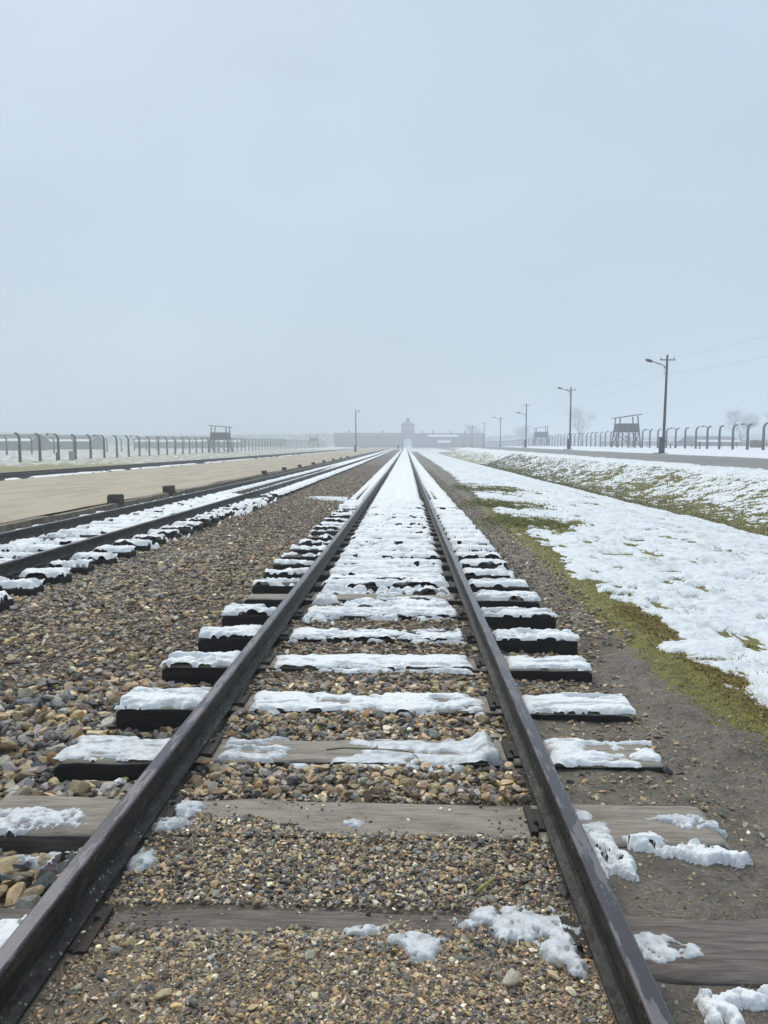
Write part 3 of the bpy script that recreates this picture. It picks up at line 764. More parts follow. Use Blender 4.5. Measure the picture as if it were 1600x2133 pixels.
def stones(name, P, S, seed, sub, w, label, flat=.35, mul=1., ang=True):
    mul = mul * 1.55; K = 24; pv, pf = proto_stones(K, seed, sub, ang); n = len(P)
    r = np.random.default_rng(seed + 1)
    idx = r.integers(0, K, n); a = r.uniform(0, 2 * math.pi, n)
    tx = r.normal(0, flat, n); ty = r.normal(0, flat, n)
    v = pv[idx] * (S / 2)[:, None, None]
    def rot(v, i, j, t):
        c, s = np.cos(t)[:, None], np.sin(t)[:, None]
        vi, vj = v[:, :, i].copy(), v[:, :, j].copy(); v[:, :, i] = vi * c - vj * s; v[:, :, j] = vi * s + vj * c
    rot(v, 1, 2, tx); rot(v, 0, 2, ty); rot(v, 0, 1, a)
    v += P[:, None, :]
    w = np.array(w, float); ci = r.choice(len(PAL), n, p=w / w.sum())
    col = PAL[ci] * r.uniform(.5, 1.65, (n, 1)) * (1 + r.uniform(-.08, .08, (n, 3))) * mul * np.array([1.03, 1., .945])
    nv = pv.shape[1]
    F = (np.arange(n)[:, None, None] * nv + pf[None]).reshape(-1, 3)
    C = np.repeat(np.concatenate([col, np.ones((n, 1))], 1), nv, 0)
    o = mesh_np(name, v.reshape(-1, 3), F, M['stone'], attrs={'tint': C}, smooth=(sub >= 2 and not ang))
    return tag(o, label, 'gravel', kind='stuff')

def place(n, x0, x1, y0, y1, r, smin, smax, pw=2.2, keep=None, lift=.22, bury=False):
    x = r.uniform(x0, x1, n); y = r.uniform(y0, y1, n); s = smin + (smax - smin) * r.uniform(0, 1, n) ** pw
    ok = np.ones(n, bool)
    if keep is not None: ok &= keep(x, y, s)
    for xr in (XL, XR, T2L, T2R): ok &= np.abs(x - xr) > .046 + s * .35
    k1, d1 = on_sleeper(x, y, S1, S1X, .0); k2, d2 = on_sleeper(x, y, S2, S2X, .0)
    gz = ground_z(x, y)
    if bury: pass
    else: ok &= (d1 < -s * .35) & (d2 < -s * .35)
    z = gz + s * lift * r.uniform(-.6, 1.3, n)
    if bury: z = np.where(k1 >= 0, np.maximum(z, prof(y) + TOP + s * .18), z)
    return np.stack([x, y, z], -1)[ok], s[ok]
r = np.random.default_rng(5)
TAN = [5, 3, 2, 2.6, 2.4, .6, 1.3, 2, 3, 2.2]
BRN = [3.2, 6, 5, 2.4, .8, .7, .4, 1.6, 2.2, .9]
GRY = [1.8, 3, 3, 4, 1.6, .5, .5, 1.2, 4, 3]
# fine pebbles between the rails at the feet of the camera
def keepA(x, y, s):
    clear2 = (y > 2.555 + .05 * fbm(x * 5, x * 0, 7, 3) + .13 * sst(-.2, -.55, x) * (.5 + fbm(x * 9, x * 0, 71, 2))) & (y < 2.86)     # bare band of the second sleeper
    clear1 = (y > 2.03 + .12 * (fbm(x * 4, x * 0, 8, 3) - .4)) & (y < 2.165) & (x < .2)
    return ~clear2 & ~clear1 & ~((y < 2.02) & (fbm(x * 3, y * 3, 12, 3) > .56) & (s > .0075))
P1, Sz1 = place(30000, XL, XR, 1.95, 2.87, r, .006, .027, 2.4, keepA, .25, True)
P1b, Sz1b = place(70000, XL, XR, 1.3, 2.06, r, .003, .019, 2.9, lambda x, y, s: ((fbm(x * 4, y * 4, 12, 4) < .54) | (r.uniform(0, 1, len(x)) < .35)) & ~((y > 2.02 + .05 * (fbm(x * 4, x * 0, 8, 3) - .5)) & (x < .2)), .18, True)
stones('gravel', P1b, Sz1b, 20, 1, [5, 4, 2.5, 1.6, 1.2, 1.4, 1.4, 2, 2, 1.2], 'tiny tan grains and sand at the foot of the picture')
stones('gravel', P1, Sz1, 21, 1, TAN, 'fine mixed pebbles between the rails around the nearest sleepers')
def keepG(x, y, s): return ((y < 2.02) | (y > 2.16)) & ((y < 2.56) | (y > 2.86))
P2, Sz2 = place(750, XL, XR, 1.35, 2.9, r, .02, .038, 2.2, keepG, .3, True)
stones('gravel', P2, Sz2, 22, 2, TAN, 'larger pebbles scattered over the fine gravel')
# sparse grains lying on the bare sleeper tops
ng = 2600; x = r.uniform(-.87, .46, ng); y = np.where(r.uniform(size=ng) < .5, 2.56 + r.uniform(0, 1, ng) ** 3.2 * .28, 2.01 + r.uniform(0, 1, ng) ** 2 * .15); s = .003 + .017 * r.uniform(0, 1, ng) ** 4; ok = (fbm(x * 5, y * 3, 19, 3) > .42); x, y, s = x[ok], y[ok], s[ok]
stones('gravel', np.stack([x, y, np.maximum(prof(y) + TOP, ground_z(x, y)) + s * .15], -1), s, 23, 2, TAN, 'loose grains lying on the bare sleeper tops')
# coarser stones between the rails from the second sleeper on
P3, Sz3 = place(9000, XL, XR, 2.85, 4.4, r, .018, .062, 1.7, None, .3)
stones('gravel', P3, Sz3, 24, 2, [4, 4, 3, 2.5, 2, 1.5, 1.2, 1.5, 2.5, 2], 'rounded stones between the third and fifth sleepers')
P4, Sz4 = place(11000, XL, XR, 4.3, 11, r, .02, .06, 1.7, None, .3)
stones('gravel', P4, Sz4, 25, 1, BRN, 'brown stones between the snowy sleepers')
# ballast bed on the left
def kl(x, y, s): return x > -.56 * y - 1.5
P5, Sz5 = place(12500, -3.6, XL, 1.6, 4.6, r, .022, .105, 1.9, kl, .32)
stones('gravel', P5, Sz5, 26, 2, [2.4, 3.2, 2.4, 4, 3, 1.2, .5, 1, 3, 3], 'coarse grey and brown ballast left of the near sleepers')
def kb(x, y, s): return kl(x, y, s) & (x < -1.0) 
P6, Sz6 = place(33000, -4.3, -1.35, 4.4, 13, r, .018, .075, 2.2, kb, .3)
stones('gravel', P6, Sz6, 27, 1, BRN, 'brown ballast between the two tracks')
P7, Sz7 = place(20000, -4.4, -2.4, 3.6, 12, r, .03, .085, 1.7, kl, .32)
keep = fbm(P7[:, 0] * .9, P7[:, 1] * .7, 14, 3) > .40 + .12 * (P7[:, 0] + 4.2)
stones('gravel', P7[keep], Sz7[keep], 28, 1, GRY, 'larger grey stones along the edge of the second track')
P8, Sz8 = place(52000, -3.9, -1.45, 13, 64, r, .03, .075, 1.6, lambda x, y, s: r.uniform(0, 1, len(y)) < np.interp(y, [13, 26, 64], [1, .8, .12]), .35)
stones('gravel', P8, Sz8, 29, 1, BRN, 'far brown ballast between the two tracks')
P9, Sz9 = place(12000, -6.0, -3.6, 3.4, 16, r, .03, .07, 1.6, None, .3)
stones('gravel', P9, Sz9, 30, 1, GRY, 'dark stones under the second track', mul=.6)
# right side: gravel strip beyond the mud, chips on the mud
def kr(x, y, s): return (y > 4.6 + 2.2 * (x - 1.1) + 1.0 * (fbm(x * 5, y * 2, 15, 2) - .5)) & (x < np.interp(y, [5, 12, 30], [1.72, 1.8, 1.65])) & (r.uniform(0, 1, len(y)) < np.interp(y, [4, 20, 50], [1, .75, .3]))
P10, Sz10 = place(26000, 1.0, 1.85, 4.4, 50, r, .018, .05, 1.7, kr, .3)
stones('gravel', P10, Sz10, 31, 1, [3, 5, 4, 2, .8, .7, .7, 1.5, 2.5, 1.5], 'brown gravel strip beside the right sleeper ends')
P11, Sz11 = place(4200, .6, 1.7, 2.6, 6.4, r, .006, .045, 2.8, lambda x, y, s: (x < 1.2 + .2 * fbm(x, y * 3, 4, 2)) | (s < .018), .12)
stones('gravel', P11, Sz11, 32, 1, [4, 4, 3, 2, 1, 1.5, 1, 1.5, 2.5, 1.5], 'stone chips pressed into the mud on the right')
P12, Sz12 = place(5200, .6, 2.0, 1.5, 4.0, r, .003, .02, 3.2, None, .05)
stones('gravel', P12, Sz12, 33, 1, [4, 4, 3, 2, 1, 1.5, .8, 1.5, 2.5, 1.5], 'small grit on the muddy path')
P13, Sz13 = place(4500, XR, 1.1, 4.3, 9, r, .02, .05, 1.7, None, .25)
stones('gravel', P13, Sz13, 34, 1, BRN, 'stones between the right sleeper ends')

# stones that stand out one by one
def single(x, y, s, seed, col, label, sq=(1, .8, .62), lift=.25):
    pv, pf = proto_stones(1, seed, 3, True); v = pv[0] * (s / 2)
    o = mesh_np('stone', v, pf, M['stone'], attrs={'tint': np.repeat(np.array([[*col, 1.]]), len(v), 0)})
    k, _ = on_sleeper(np.array([x]), np.array([y]), S1, S1X)
    z = max(float(ground_z(x, y)), float(prof(y)) + TOP if k[0] >= 0 else -9)
    o.location = (x, y, z + s * lift); o.rotation_euler = (0, .1, seed * 1.7)
    return tag(o, label, 'stone')
single(.267, 1.834, .058, 501, (.50, .44, .34), 'cream coloured stone on fine gravel near the right rail')
single(1.115, 3.2, .06, 502, (.02, .021, .024), 'round black stone at the right end of the sleeper with the stem', lift=.3)
single(.23, 3.83, .12, 503, (.15, .15, .125), 'long flat olive grey stone against the fourth sleeper', lift=.18)
single(-1.31, 3.62, .085, 504, (.17, .17, .085), 'mossy olive stone in front of the fourth sleeper end')
single(-1.42, 3.64, .085, 508, (.15, .145, .12), 'grey stone left of the mossy olive stone')
single(-.59, 1.748, .05, 505, (.46, .36, .22), 'pale ochre stone at the bottom edge on fine gravel')
single(.41, 1.895, .05, 506, (.27, .24, .2), 'grey brown stone at the foot of the big icy patch')
single(.355, 2.5, .05, 507, (.24, .15, .09), 'reddish brown angular stone in front of the grey sleeper')
single(.485, 2.25, .055, 509, (.07, .07, .075), 'dark angular stone leaning on the right rail foot')
single(-1.30, 2.19, .085, 510, (.19, .19, .15), 'angular grey stone standing upright outside the left rail', lift=.34)

# flower stem on the third sleeper, broken twig on the gravel
zt = float(prof(3.3)) + TOP + .016
fl = thing('flower', (-.35, 3.29, zt), 'withered flower lying on the half bare sleeper, its stem reaching right', 'flower')
mb = MB(); mb.tube([(0, .012, .0), (.08, .02, .006), (.16, .018, .004), (.25, .012, .006), (.33, .0, .006), (.38, -.015, .004), (.405, -.05, -.004), (.412, -.075, -.006)], [.0035, .003, .0028, .0026, .0026, .0024, .0022, .002], 7)
mb.tube([(.215, .015, .004), (.228, .03, .014), (.226, .045, .02)], [.002, .002, .001], 6); mb.tube([(.2, .014, .004), (.213, -.002, .008)], [.002, .001], 6)
mb.build('stem', M['stem'], fl)
mb = MB()
for k in range(7):
    a = k * 2.4; rr = .010 + .002 * (k % 3)
    c = Vector((.412 + math.cos(a) * .006, -.088 + math.sin(a) * .006, -.006 + .002 * (k % 2)))
    vs = []
    for i in range(6):
        b = 2 * math.pi * i / 6; vs.append(c + Vector((math.cos(b) * rr, math.sin(b) * rr * .8, .004 + .004 * math.sin(b * 2 + a))))
    mb.add(vs + [c + Vector((0, 0, .006))], [(i, (i + 1) % 6, 6) for i in range(6)], True)
mb.build('petals', M['petal'], fl)
mb = MB(); mb.tube([(-.03, -.035, 0), (-.005, -.01, .004), (.02, .015, .006), (.035, .04, .005)], [.0055, .006, .005, .003], 8)
mb.tube([(.0, -.005, .004), (.012, -.012, .008)], [.003, .0015], 6)
tw = mb.build('twig', M['twig_green'], None, (.25, 2.265, float(ground_z(.25, 2.265)) + .016)); tag(tw, 'short yellow green broken twig on the gravel between the rails', 'twig')

# kerb blocks on the platform edge
rk = random.Random(9)
kb_y = [17.0, 20.9, 35.2, 41, 47, 54, 61, 69, 77, 86]
kl_ = ['squat dark stone block on the platform kerb, nearest the camera', 'squat dark stone block on the kerb, second from the camera', 'dark stone block on the kerb, third from the camera']
for i, y in enumerate(kb_y):
    A = proto_stones(1, 700 + i, 3)
    v = A[0][0] / np.abs(A[0][0]).max(0); v = np.clip(v * 2.7, -1, 1); v = v * (1 - .06 * (fbm(v[:, 0:1] * 2 + i, v[:, 1:2] * 2 + v[:, 2:3], 5, 3))) * np.array([.145, .125, .13])
    o = mesh_np('kerb_block', v, A[1], M['dark_stone'])
    o.location = (-6.5, y, float(prof(y)) + .26); o.rotation_euler = (rk.uniform(-.06, .06), rk.uniform(-.06, .06), rk.uniform(-.15, .15))
    tag(o, kl_[i] if i < 3 else 'small dark block in the row along the far kerb', 'kerb block', 'stone blocks on the platform kerb'); o.scale = (1, 1, .9) if i < 2 else (.8, .8, .72)

# ------------------------------------------------------------------ fences
def fence(sx, y0, n, sp, label, H=3.3, lamp=1.4, far=False, name='barbed_wire_fence', skip=()):
    root = thing(name, (sx[0], y0, 0), label, 'fence')
    out = 1 if sx[0] > 0 else -1
    pm = MB()
    path = [(0, 0, -.3), (0, 0, H * .3), (0, 0, H * .6), (0, 0, H * .80), (out * .05, 0, H * .88), (out * .16, 0, H * .95), (out * .34, 0, H * .985), (out * .52, 0, H)]
    wid = [.26, .25, .225, .21, .205, .2, .19, .18]
    vs = []; fs = []
    for i, (p, w) in enumerate(zip(path, wid)):
        a = Vector(path[min(i + 1, 7)]) - Vector(path[max(i - 1, 0)]); a.normalize(); nrm = Vector((a.z, 0, -a.x))
        for sn, sy in ((-1, -1), (1, -1), (1, 1), (-1, 1)): vs.append(Vector(p) + nrm * sn * w / 2 + Vector((0, sy * w / 2, 0)))
    for i in range(7):
        for k in range(4): fs.append((i * 4 + k, i * 4 + (k + 1) % 4, i * 4 + 4 + (k + 1) % 4, i * 4 + 4 + k))
    fs += [(3, 2, 1, 0), (28, 29, 30, 31)]
    pm.add(vs, fs)
    lm = MB(); lx = -lamp if sx[0] > 0 else -lamp
    s_ = 1 if lx > 0 else -1
    lm.tube([(0, 0, H * .90), (lx * .4, 0, H * .99), (lx, 0, H * 1.02)], .045, 6)
    lm.tube([(lx, 0, H * 1.03), (lx, 0, H * .99)], [.10, .2], 10); lm.tube([(lx, 0, H * .99), (lx, 0, H * .955)], [.15, .1], 8)
    proto = None; lproto = None; zs = []
    for i in range(n):
        y = y0 + i * sp + random.Random(i).uniform(-.08, .08)
        z = float(ground_z(sx[0], y)); zs.append((y, z))
        if proto is None: o = proto = pm.build('post', M['concrete'], root)
        else: o = copy_of(proto, root)
        o.location = (0, y - y0, z); o.rotation_euler = (random.Random(i + 9).uniform(-.012, .012), random.Random(i + 5).uniform(-.012, .012), 0)
        if lamp and i % 3 == 1:
            if lproto is None: l = lproto = lm.build('lamp', M['lamp_dark'], o)
            else: l = copy_of(lproto, o)
    wm = MB()
    for h, ox in [(.25, .0), (.55, 0), (.85, 0), (1.15, 0), (1.45, 0), (1.75, 0), (2.05, 0), (2.35, .0), (2.62, 0), (2.9, out * .06), (3.15, out * .2), (3.3, out * .45)]:
        if h > H: continue
        wm.tube([(ox - out * .12 * (h < 2.8), y - y0, z + h) for y, z in zs[::2] + zs[-1:]], .007, 3, False)
    wm.build('wire', M['wire'], root)
    return root
fence((44,), 96.2 - 4.42 * 3, 82, 4.42, 'barbed wire fence with curved concrete posts, right of the tarmac road', lamp=.75)
fence((-44,), 86.5 - 4.9 * 2, 72, 4.95, 'barbed wire fence with curved concrete posts and lamps, beyond the left track')
fence((-73,), 139, 14, 9.5, 'fainter fence of spaced curved posts behind the left fence', lamp=0, name='inner_fence')

# ------------------------------------------------------------------ watchtowers
def tower(x, y, label, hi):
    z = float(ground_z(x, y)); root = thing('watchtower', (x, y, z), label, 'watchtower', 'wooden watchtowers')
    b, t_ = 2.15, 1.62; hd, hp, hr = 3.0, 4.45, 5.8
    def leg_pt(sx, sy, h):
        k = b + (t_ - b) * h / hr
        return Vector((sx * k, sy * k, h))
    for sx in (-1, 1):
        for sy in (-1, 1):
            m = MB(); m.bar(leg_pt(sx, sy, -.2), leg_pt(sx, sy, hr + .15 * sx * hi), .18); m.build('leg', M['tower_wood'], root)
    cs = [(-1, -1), (1, -1), (1, 1), (-1, 1)]
    for k in range(4):
        a, c = cs[k], cs[(k + 1) % 4]
        for f, g_ in ((a, c), (c, a)):
            m = MB(); m.bar(leg_pt(*f, .15), leg_pt(*g_, hd - .1), .17, .08); m.build('brace', M['tower_wood'], root)
    m = MB(); m.box((0, 0, hd), (4.0, 4.0, .18)); m.build('deck', M['tower_wood'], root)
    m = MB()
    for k in range(4):
        a, c = cs[k], cs[(k + 1) % 4]
        nb = 14
        for i in range(nb):
            u0, u1 = i / nb + .004, (i + 1) / nb - .004
            p = [leg_pt(*a, hd + .1).lerp(leg_pt(*c, hd + .1), u0), leg_pt(*a, hd + .1).lerp(leg_pt(*c, hd + .1), u1),
                 leg_pt(*a, hp).lerp(leg_pt(*c, hp), u1), leg_pt(*a, hp).lerp(leg_pt(*c, hp), u0)]
            ctr = Vector((0, 0, (hd + hp) / 2)); nrm = (p[1] - p[0]).cross(p[3] - p[0]).normalized() * .03
            m.add([q + nrm for q in p] + [q - nrm for q in p], [(0, 1, 2, 3), (7, 6, 5, 4), (0, 4, 5, 1), (1, 5, 6, 2), (2, 6, 7, 3), (3, 7, 4, 0)])
        m.bar(leg_pt(*a, hp + .05), leg_pt(*c, hp + .05), .16, .1)
    m.build('parapet', M['tower_wood'], root)
    m = MB(); rot = Matrix.Rotation(-math.atan(.15) * hi, 3, 'Y')
    m.box((0, 0, hr + .12), (4.6, 4.5, .16), rot); m.build('roof', M['tower_wood'], root)
    m = MB()
    for i in range(9): m.box((-.25 + 0, -b - .3 + i * .11 - .2, .2 + i * .33), (.6, .05, .05))
    m.bar((-.58, -b - .6, 0), (-.58, -t_ - .05, hd), .08); m.bar((.08, -b - .6, 0), (.08, -t_ - .05, hd), .08)
    m.build('ladder', M['tower_wood'], root)
tower(42.2, 149, 'dark wooden watchtower with slanted roof, nearer one right of the road', 1)
tower(42, 241, 'foggy wooden watchtower farther along the right fence, between two lamp poles', 1)
tower(-42, 174, 'dark wooden watchtower by the left fence, clearly visible', -.55)
tower(-42, 352, 'very faint watchtower at the far end of the left fence', -.2)

# ------------------------------------------------------------------ poles with lamps
def pole(x, y, h, label, lamp=True, arm=-1, cross=True, lean=0., r0=.13, lh=.93):
    z = float(ground_z(x, y)); root = thing('lamp_pole', (x, y, z), label, 'lamp pole', 'wooden lamp poles')
    root.rotation_euler = (0, lean, 0)
    m = MB(); m.tube([(0, 0, -.3), (0, 0, h * .5), (0, 0, h)], [r0, r0 * .85, r0 * .66], 10); m.build('pole', M['pole_wood'], root)
    m = MB(); m.box((-.22, .0, .55), (.26, .28, 1.7)); m.box((-.22, 0, .02), (1.1, .5, .08)); m.box((0, 0, 1.05), (.5, .32, .06)); m.build('footing', M['concrete'], root)
    if cross:
        m = MB(); m.box((.02, 0, h - .42), (1.25, .08, .08)); m.build('crossarm', M['pole_wood'], root)
        for dx in (-.52, .58):
            m = MB(); m.tube([(dx, 0, h - .38), (dx, 0, h - .32), (dx, 0, h - .24), (dx, 0, h - .2)], [.02, .045, .04, .02], 8); m.build('insulator', M['metal_grey'], root)
    if lamp:
        hl = h * lh - .5
        m = MB(); m.tube([(0, 0, hl - .35), (arm * .2, 0, hl - .02), (arm * .5, 0, hl + .12), (arm * 1.25, 0, hl + .36)], .045, 6); m.tube([(0, 0, hl - .9), (arm * .22, 0, hl - .5), (arm * .22, 0, hl)], .02, 5); m.build('lamp_arm', M['metal_grey'], root)
        m = MB(); a = Vector((arm * 1.2, 0, hl + .34)); b = Vector((arm * 1.8, 0, hl + .5))
        m.tube([a, a.lerp(b, .3), a.lerp(b, .8), b], [.06, .13, .12, .05], 8); m.build('lamp_head', M['lamp_dark'], root)
    return root
pole(21.8, 65.9, 8.25, 'tall dark lamp pole beside the road, nearest and clearest of the row', lean=.012, lh=.95)
pole(22.0, 104, 8.3, 'lamp pole second along the road, left of the nearer watchtower', lh=.99)
pole(22.8, 147, 8.3, 'lamp pole third along the road, left of the foggy watchtower', lh=.8)
pole(23.2, 190, 8.3, 'lamp pole fourth along the road, with a crossarm at its top', lh=1.0)
pole(23.2, 229, 8.3, 'thin grey pole fifth along the road in fog', lamp=False)
pole(23.2, 270, 8.3, 'faintest pole of the row, just right of the brick gate building', lamp=False)
pole(22.0, 26.0, 8.3, 'lamp pole of the road row that carries the near end of the wires')
pole(-9.7, 150, 8.4, 'single slim pole on the sandy platform left of the gate', arm=.42, cross=False, lh=.98)
wy = [26, 65.9, 104, 147, 190, 229, 270]; wx = [22, 21.8 + .1, 22, 22.8, 23.2, 23.2, 23.2]
def wires(dx, dz, label):
    pts_ = []
    for (xa, ya), (xb, yb) in zip(zip(wx[:-1], wy[:-1]), zip(wx[1:], wy[1:])):
        za = float(ground_z(xa, ya)) + 8.2 + dz; zb = float(ground_z(xb, yb)) + 8.2 + dz
        for k in range(8 if yb < 270 else 9):
            u = k / 8; pts_.append((xa + (xb - xa) * u + dx, ya + (yb - ya) * u, za + (zb - za) * u - 2.2 * u * (1 - u)))
    m = MB(); m.tube(pts_, .0045, 4, False); tag(m.build('overhead_wire', M['wire']), label, 'wire', 'wires between the lamp poles')
wires(.58, -.12, 'upper overhead wire rising from the nearest lamp pole to the right edge')
wires(.1, -1.5, 'lower overhead wire leaving the nearest lamp pole below its crossarm')

# ------------------------------------------------------------------ gate building
gz = float(prof(430)) - .05
gb = thing('gate_building', (1.2, 430, gz), 'long brick gatehouse with central tower, faint at the end of the tracks', 'building')
m = MB(); m.box((-22.2, 4, 3.1), (37.6, 9, 6.2)); m.build('wall', M['brick'], gb)
m = MB(); m.box((23, 4, 3.0), (39.2, 9, 6.0)); m.build('wall', M['brick'], gb)
def gable(x0, x1, y0, y1, z0, z1, ov=.4):
    m = MB(); yc = (y0 + y1) / 2
    m.prism([(y0 - ov, z0), (yc, z1), (y1 + ov, z0), (y1 + ov, z0 + .15), (yc, z1 + .2), (y0 - ov, z0 + .15)], 'x', x0 - ov, x1 + ov)
    m.prism([(y0 + .05, z0 - .01), (yc, z1 - .05), (y1 - .05, z0 - .01)], 'x', x0 + .02, x1 - .02)
    return m
rl = gable(-41, -3.6, -.5, 8.5, 6.2, 8.1).build('roof', M['roof'], gb)
rr = gable(3.6, 42.6, -.5, 8.5, 6.0, 7.9).build('roof', M['roof'], gb)
for x in (-33, -14): m = MB(); m.box((x, 4, 8.5), (.9, .9, 1.8)); m.box((x, 4, 9.45), (1.1, 1.1, .15)); m.build('chimney', M['brick'], rl)
for x in (8, 14, 24, 32): m = MB(); m.box((x, 4, 8.4), (.9, .9, 1.8)); m.box((x, 4, 9.35), (1.1, 1.1, .15)); m.build('chimney', M['brick'], rr)
m = MB(); m.prism([(-1.2, 6.0), (2.4, 7.25), (2.4, 7.42), (-1.2, 6.16)], 'x', 11, 28); m.build('roof_snow', M['snow'], rr)
m = MB(); m.box((20, -3, 1.3), (6.5, 5, 2.6)); m.build('porch', M['brick'], gb)
m = MB(); m.prism([(-5.9, 2.6), (-.3, 4.3), (-.3, 4.5), (-5.9, 2.8)], 'x', 16.4, 23.6); m.build('porch_roof', M['snow'], gb)
m = MB(); arch = [(2.3 * math.cos(a), 3.6 + 1.6 * math.sin(a)) for a in np.linspace(0, math.pi, 13)]
m.box((-3.05, 4, 2.6), (1.3, 10, 5.2)); m.box((3.05, 4, 2.6), (1.3, 10, 5.2)); m.box((0, 4, 8.9), (7.4, 10, 7.4))
for (xa, za), (xb, zb) in zip(arch[:-1], arch[1:]):
    m.prism([(xa, za), (xb, zb), (xb, 5.2), (xa, 5.2)], 'y', -1., 9.)
for s in (-1, 1): m.prism([(s * 2.3, 0), (s * 2.4, 0), (s * 2.4, 5.2), (s * 2.3, 3.6)], 'y', -1, 9)
m.build('tower', M['brick'], gb)
m = MB(); m.add([(-4.1, -1.4, 12.6), (4.1, -1.4, 12.6), (4.1, 9.4, 12.6), (-4.1, 9.4, 12.6), (-1.1, 3, 14.6), (1.1, 3, 14.6), (1.1, 5, 14.6), (-1.1, 5, 14.6)],
    [(3, 2, 1, 0), (0, 1, 5, 4), (1, 2, 6, 5), (2, 3, 7, 6), (3, 0, 4, 7), (4, 5, 6, 7)]); tr = m.build('tower_roof', M['roof'], gb)
m = MB(); m.box((0, 4, 15.2), (1.7, 1.7, 1.2)); m.add([(-1.1, 2.9, 15.8), (1.1, 2.9, 15.8), (1.1, 5.1, 15.8), (-1.1, 5.1, 15.8), (0, 4, 17.0)], [(3, 2, 1, 0), (0, 1, 4), (1, 2, 4), (2, 3, 4), (3, 0, 4)]); m.build('cupola', M['roof'], tr)
m = MB(); m.box((0, -1.05, 10.9), (6.6, .12, 1.5)); m.build('window_band', M['plaster'], gb)
def win(x, z, w, h, yf):
    m = MB(); m.box((x, yf, z), (w + .3, .12, h + .3)); f_ = m.build('window', M['plaster'], gb)
    m = MB(); m.box((x, yf - .06, z), (w, .06, h)); m.build('pane', M['window'], f_)
for x in (-2.4, -.8, .8, 2.4): win(x, 10.9, 1.0, 1.0, -1.14)
for x in (-2, 0, 2): win(x, 7.6, .9, 1.3, -1.06)
for k in range(9):
    win(-38.5 + k * 4., 3.2, 1.2, 1.5, -.55)
for k in range(9):
    x = 7 + k * 4.2
    if not 15 < x < 25: win(x, 3.2, 1.2, 1.5, -.55)

# ------------------------------------------------------------------ barracks, cabinet, ruin, small posts
def barrack(x, y, L, D, label, hw=2.5, hr=4.6, rot=0., snow=True):
    z = float(ground_z(x, y)); root = thing('barrack', (x, y, z), label, 'barrack', 'low barracks behind the fences'); root.rotation_euler = (0, 0, rot)
    m = MB(); m.box((0, 0, hw / 2), (L, D, hw)); m.build('wall', M['barrack'], root)
    rf = gable(-L / 2, L / 2, -D / 2, D / 2, hw, hr).build('roof', M['roof'], root)
    if snow:
        m = MB(); dz = (hr - hw) / (D / 2); y0 = -D / 2 - .45; y1 = -D / 2 + 1.6
        m.prism([(y0, hw + .1), (y1, hw + .17 + dz * (1.6) + .05), (y1, hw + .30 + dz * 1.6 + .05), (y0, hw + .36)], 'x', -L / 2, L / 2); m.build('roof_snow', M['snow'], rf)
    for k in range(max(2, int(L / 7))):
        m = MB(); xx = -L / 2 + (k + .5) * L / max(2, int(L / 7)); m.box((xx, -D / 2 - .03, 1.25), (1., .06, .7)); m.build('window', M['window'], root)
    m = MB(); m.box((L / 2 + .03, 0, .95), (.06, 1.4, 1.9)); m.build('door', M['tower_wood'], root)
barrack(-126, 228, 33, 11, 'low grey barrack with snow along its eaves at the left edge')
barrack(-121, 265, 28, 11, 'low barrack right of the one at the left edge')
barrack(-97, 320, 30, 11, 'low foggy barrack left of the left watchtower')
barrack(-99, 370, 41, 11, 'low barrack showing just right behind the left watchtower')
barrack(-102, 455, 61, 11, 'most distant barrack behind the left fence', snow=False)
barrack(110, 283, 18, 11, 'barrack with a pale snowy roof behind the right fence', 2.0, 4.0, .25)
barrack(163, 359, 47, 11, 'far barrack fading behind the right fence', 2.2, 3.7)
cz = float(ground_z(-42.6, 97)); cb = thing('utility_cabinet', (-42.6, 97.0, cz), 'beige utility cabinet standing by a post of the left fence', 'cabinet')
m = MB(); m.box((0, 0, .55), (.5, .45, 1.0)); m.build('body', M['box_beige'], cb)
m = MB(); m.box((0, 0, .025), (.62, .55, .05)); m.build('base', M['concrete'], cb); m = MB(); m.box((0, 0, 1.08), (.58, .53, .07)); m.build('lid', M['box_beige'], cb)
m = MB(); m.box((0, -.235, .55), (.4, .02, .85)); m.build('door', M['box_beige'], cb)
def marker(x, y, h, label, board=False):
    z = float(ground_z(x, y)); rt = thing('marker_post', (x, y, z), label, 'post', 'low marker posts')
    m = MB(); m.box((0, 0, h / 2), (.16, .16, h)); m.box((0, 0, h + .03), (.2, .2, .06)); m.build('post', M['concrete'], rt)
    if board: m = MB(); m.box((0, -.1, h - .1), (.5, .03, .3)); m.build('board', M['plaster'], rt)
marker(-43.2, 94.2, .95, 'low dark post between two posts of the left fence')
marker(42.5, 125, .9, 'low post with a pale board by the right fence', True)
marker(42.8, 113.5, 1.0, 'low dark post in front of the right fence, right of the boarded post')
z = float(ground_z(66, 147)); ru = thing('brick_ruin', (66, 147, z), 'small brown brick ruin behind the right fence', 'ruin')
m = MB(); m.box((0, 0, .55), (1.9, 1.4, 1.1)); m.box((-.4, 0, 1.25), (.9, 1.2, .3)); m.box((.6, .1, 1.2), (.4, .9, .2)); m.build('wall', M['brick'], ru)
m = MB(); m.box((.1, -.1, 1.13), (.5, .9, .06)); m.build('snow_cap', M['snow'], ru)
z = float(ground_z(60, 158)); rf = thing('rail_fence', (48, 158, z), 'low timber rail fence behind the curved posts on the right', 'fence')
m = MB(); m.box((22, 0, .95), (60, .08, .14)); m.build('rail', M['barrack'], rf); m = MB(); m.box((22, 0, .5), (60, .08, .14)); m.build('rail', M['barrack'], rf)
for k in range(21): m = MB(); m.box((-8 + k * 3, .07, .5), (.14, .12, 1.2)); m.build('post', M['barrack'], rf)

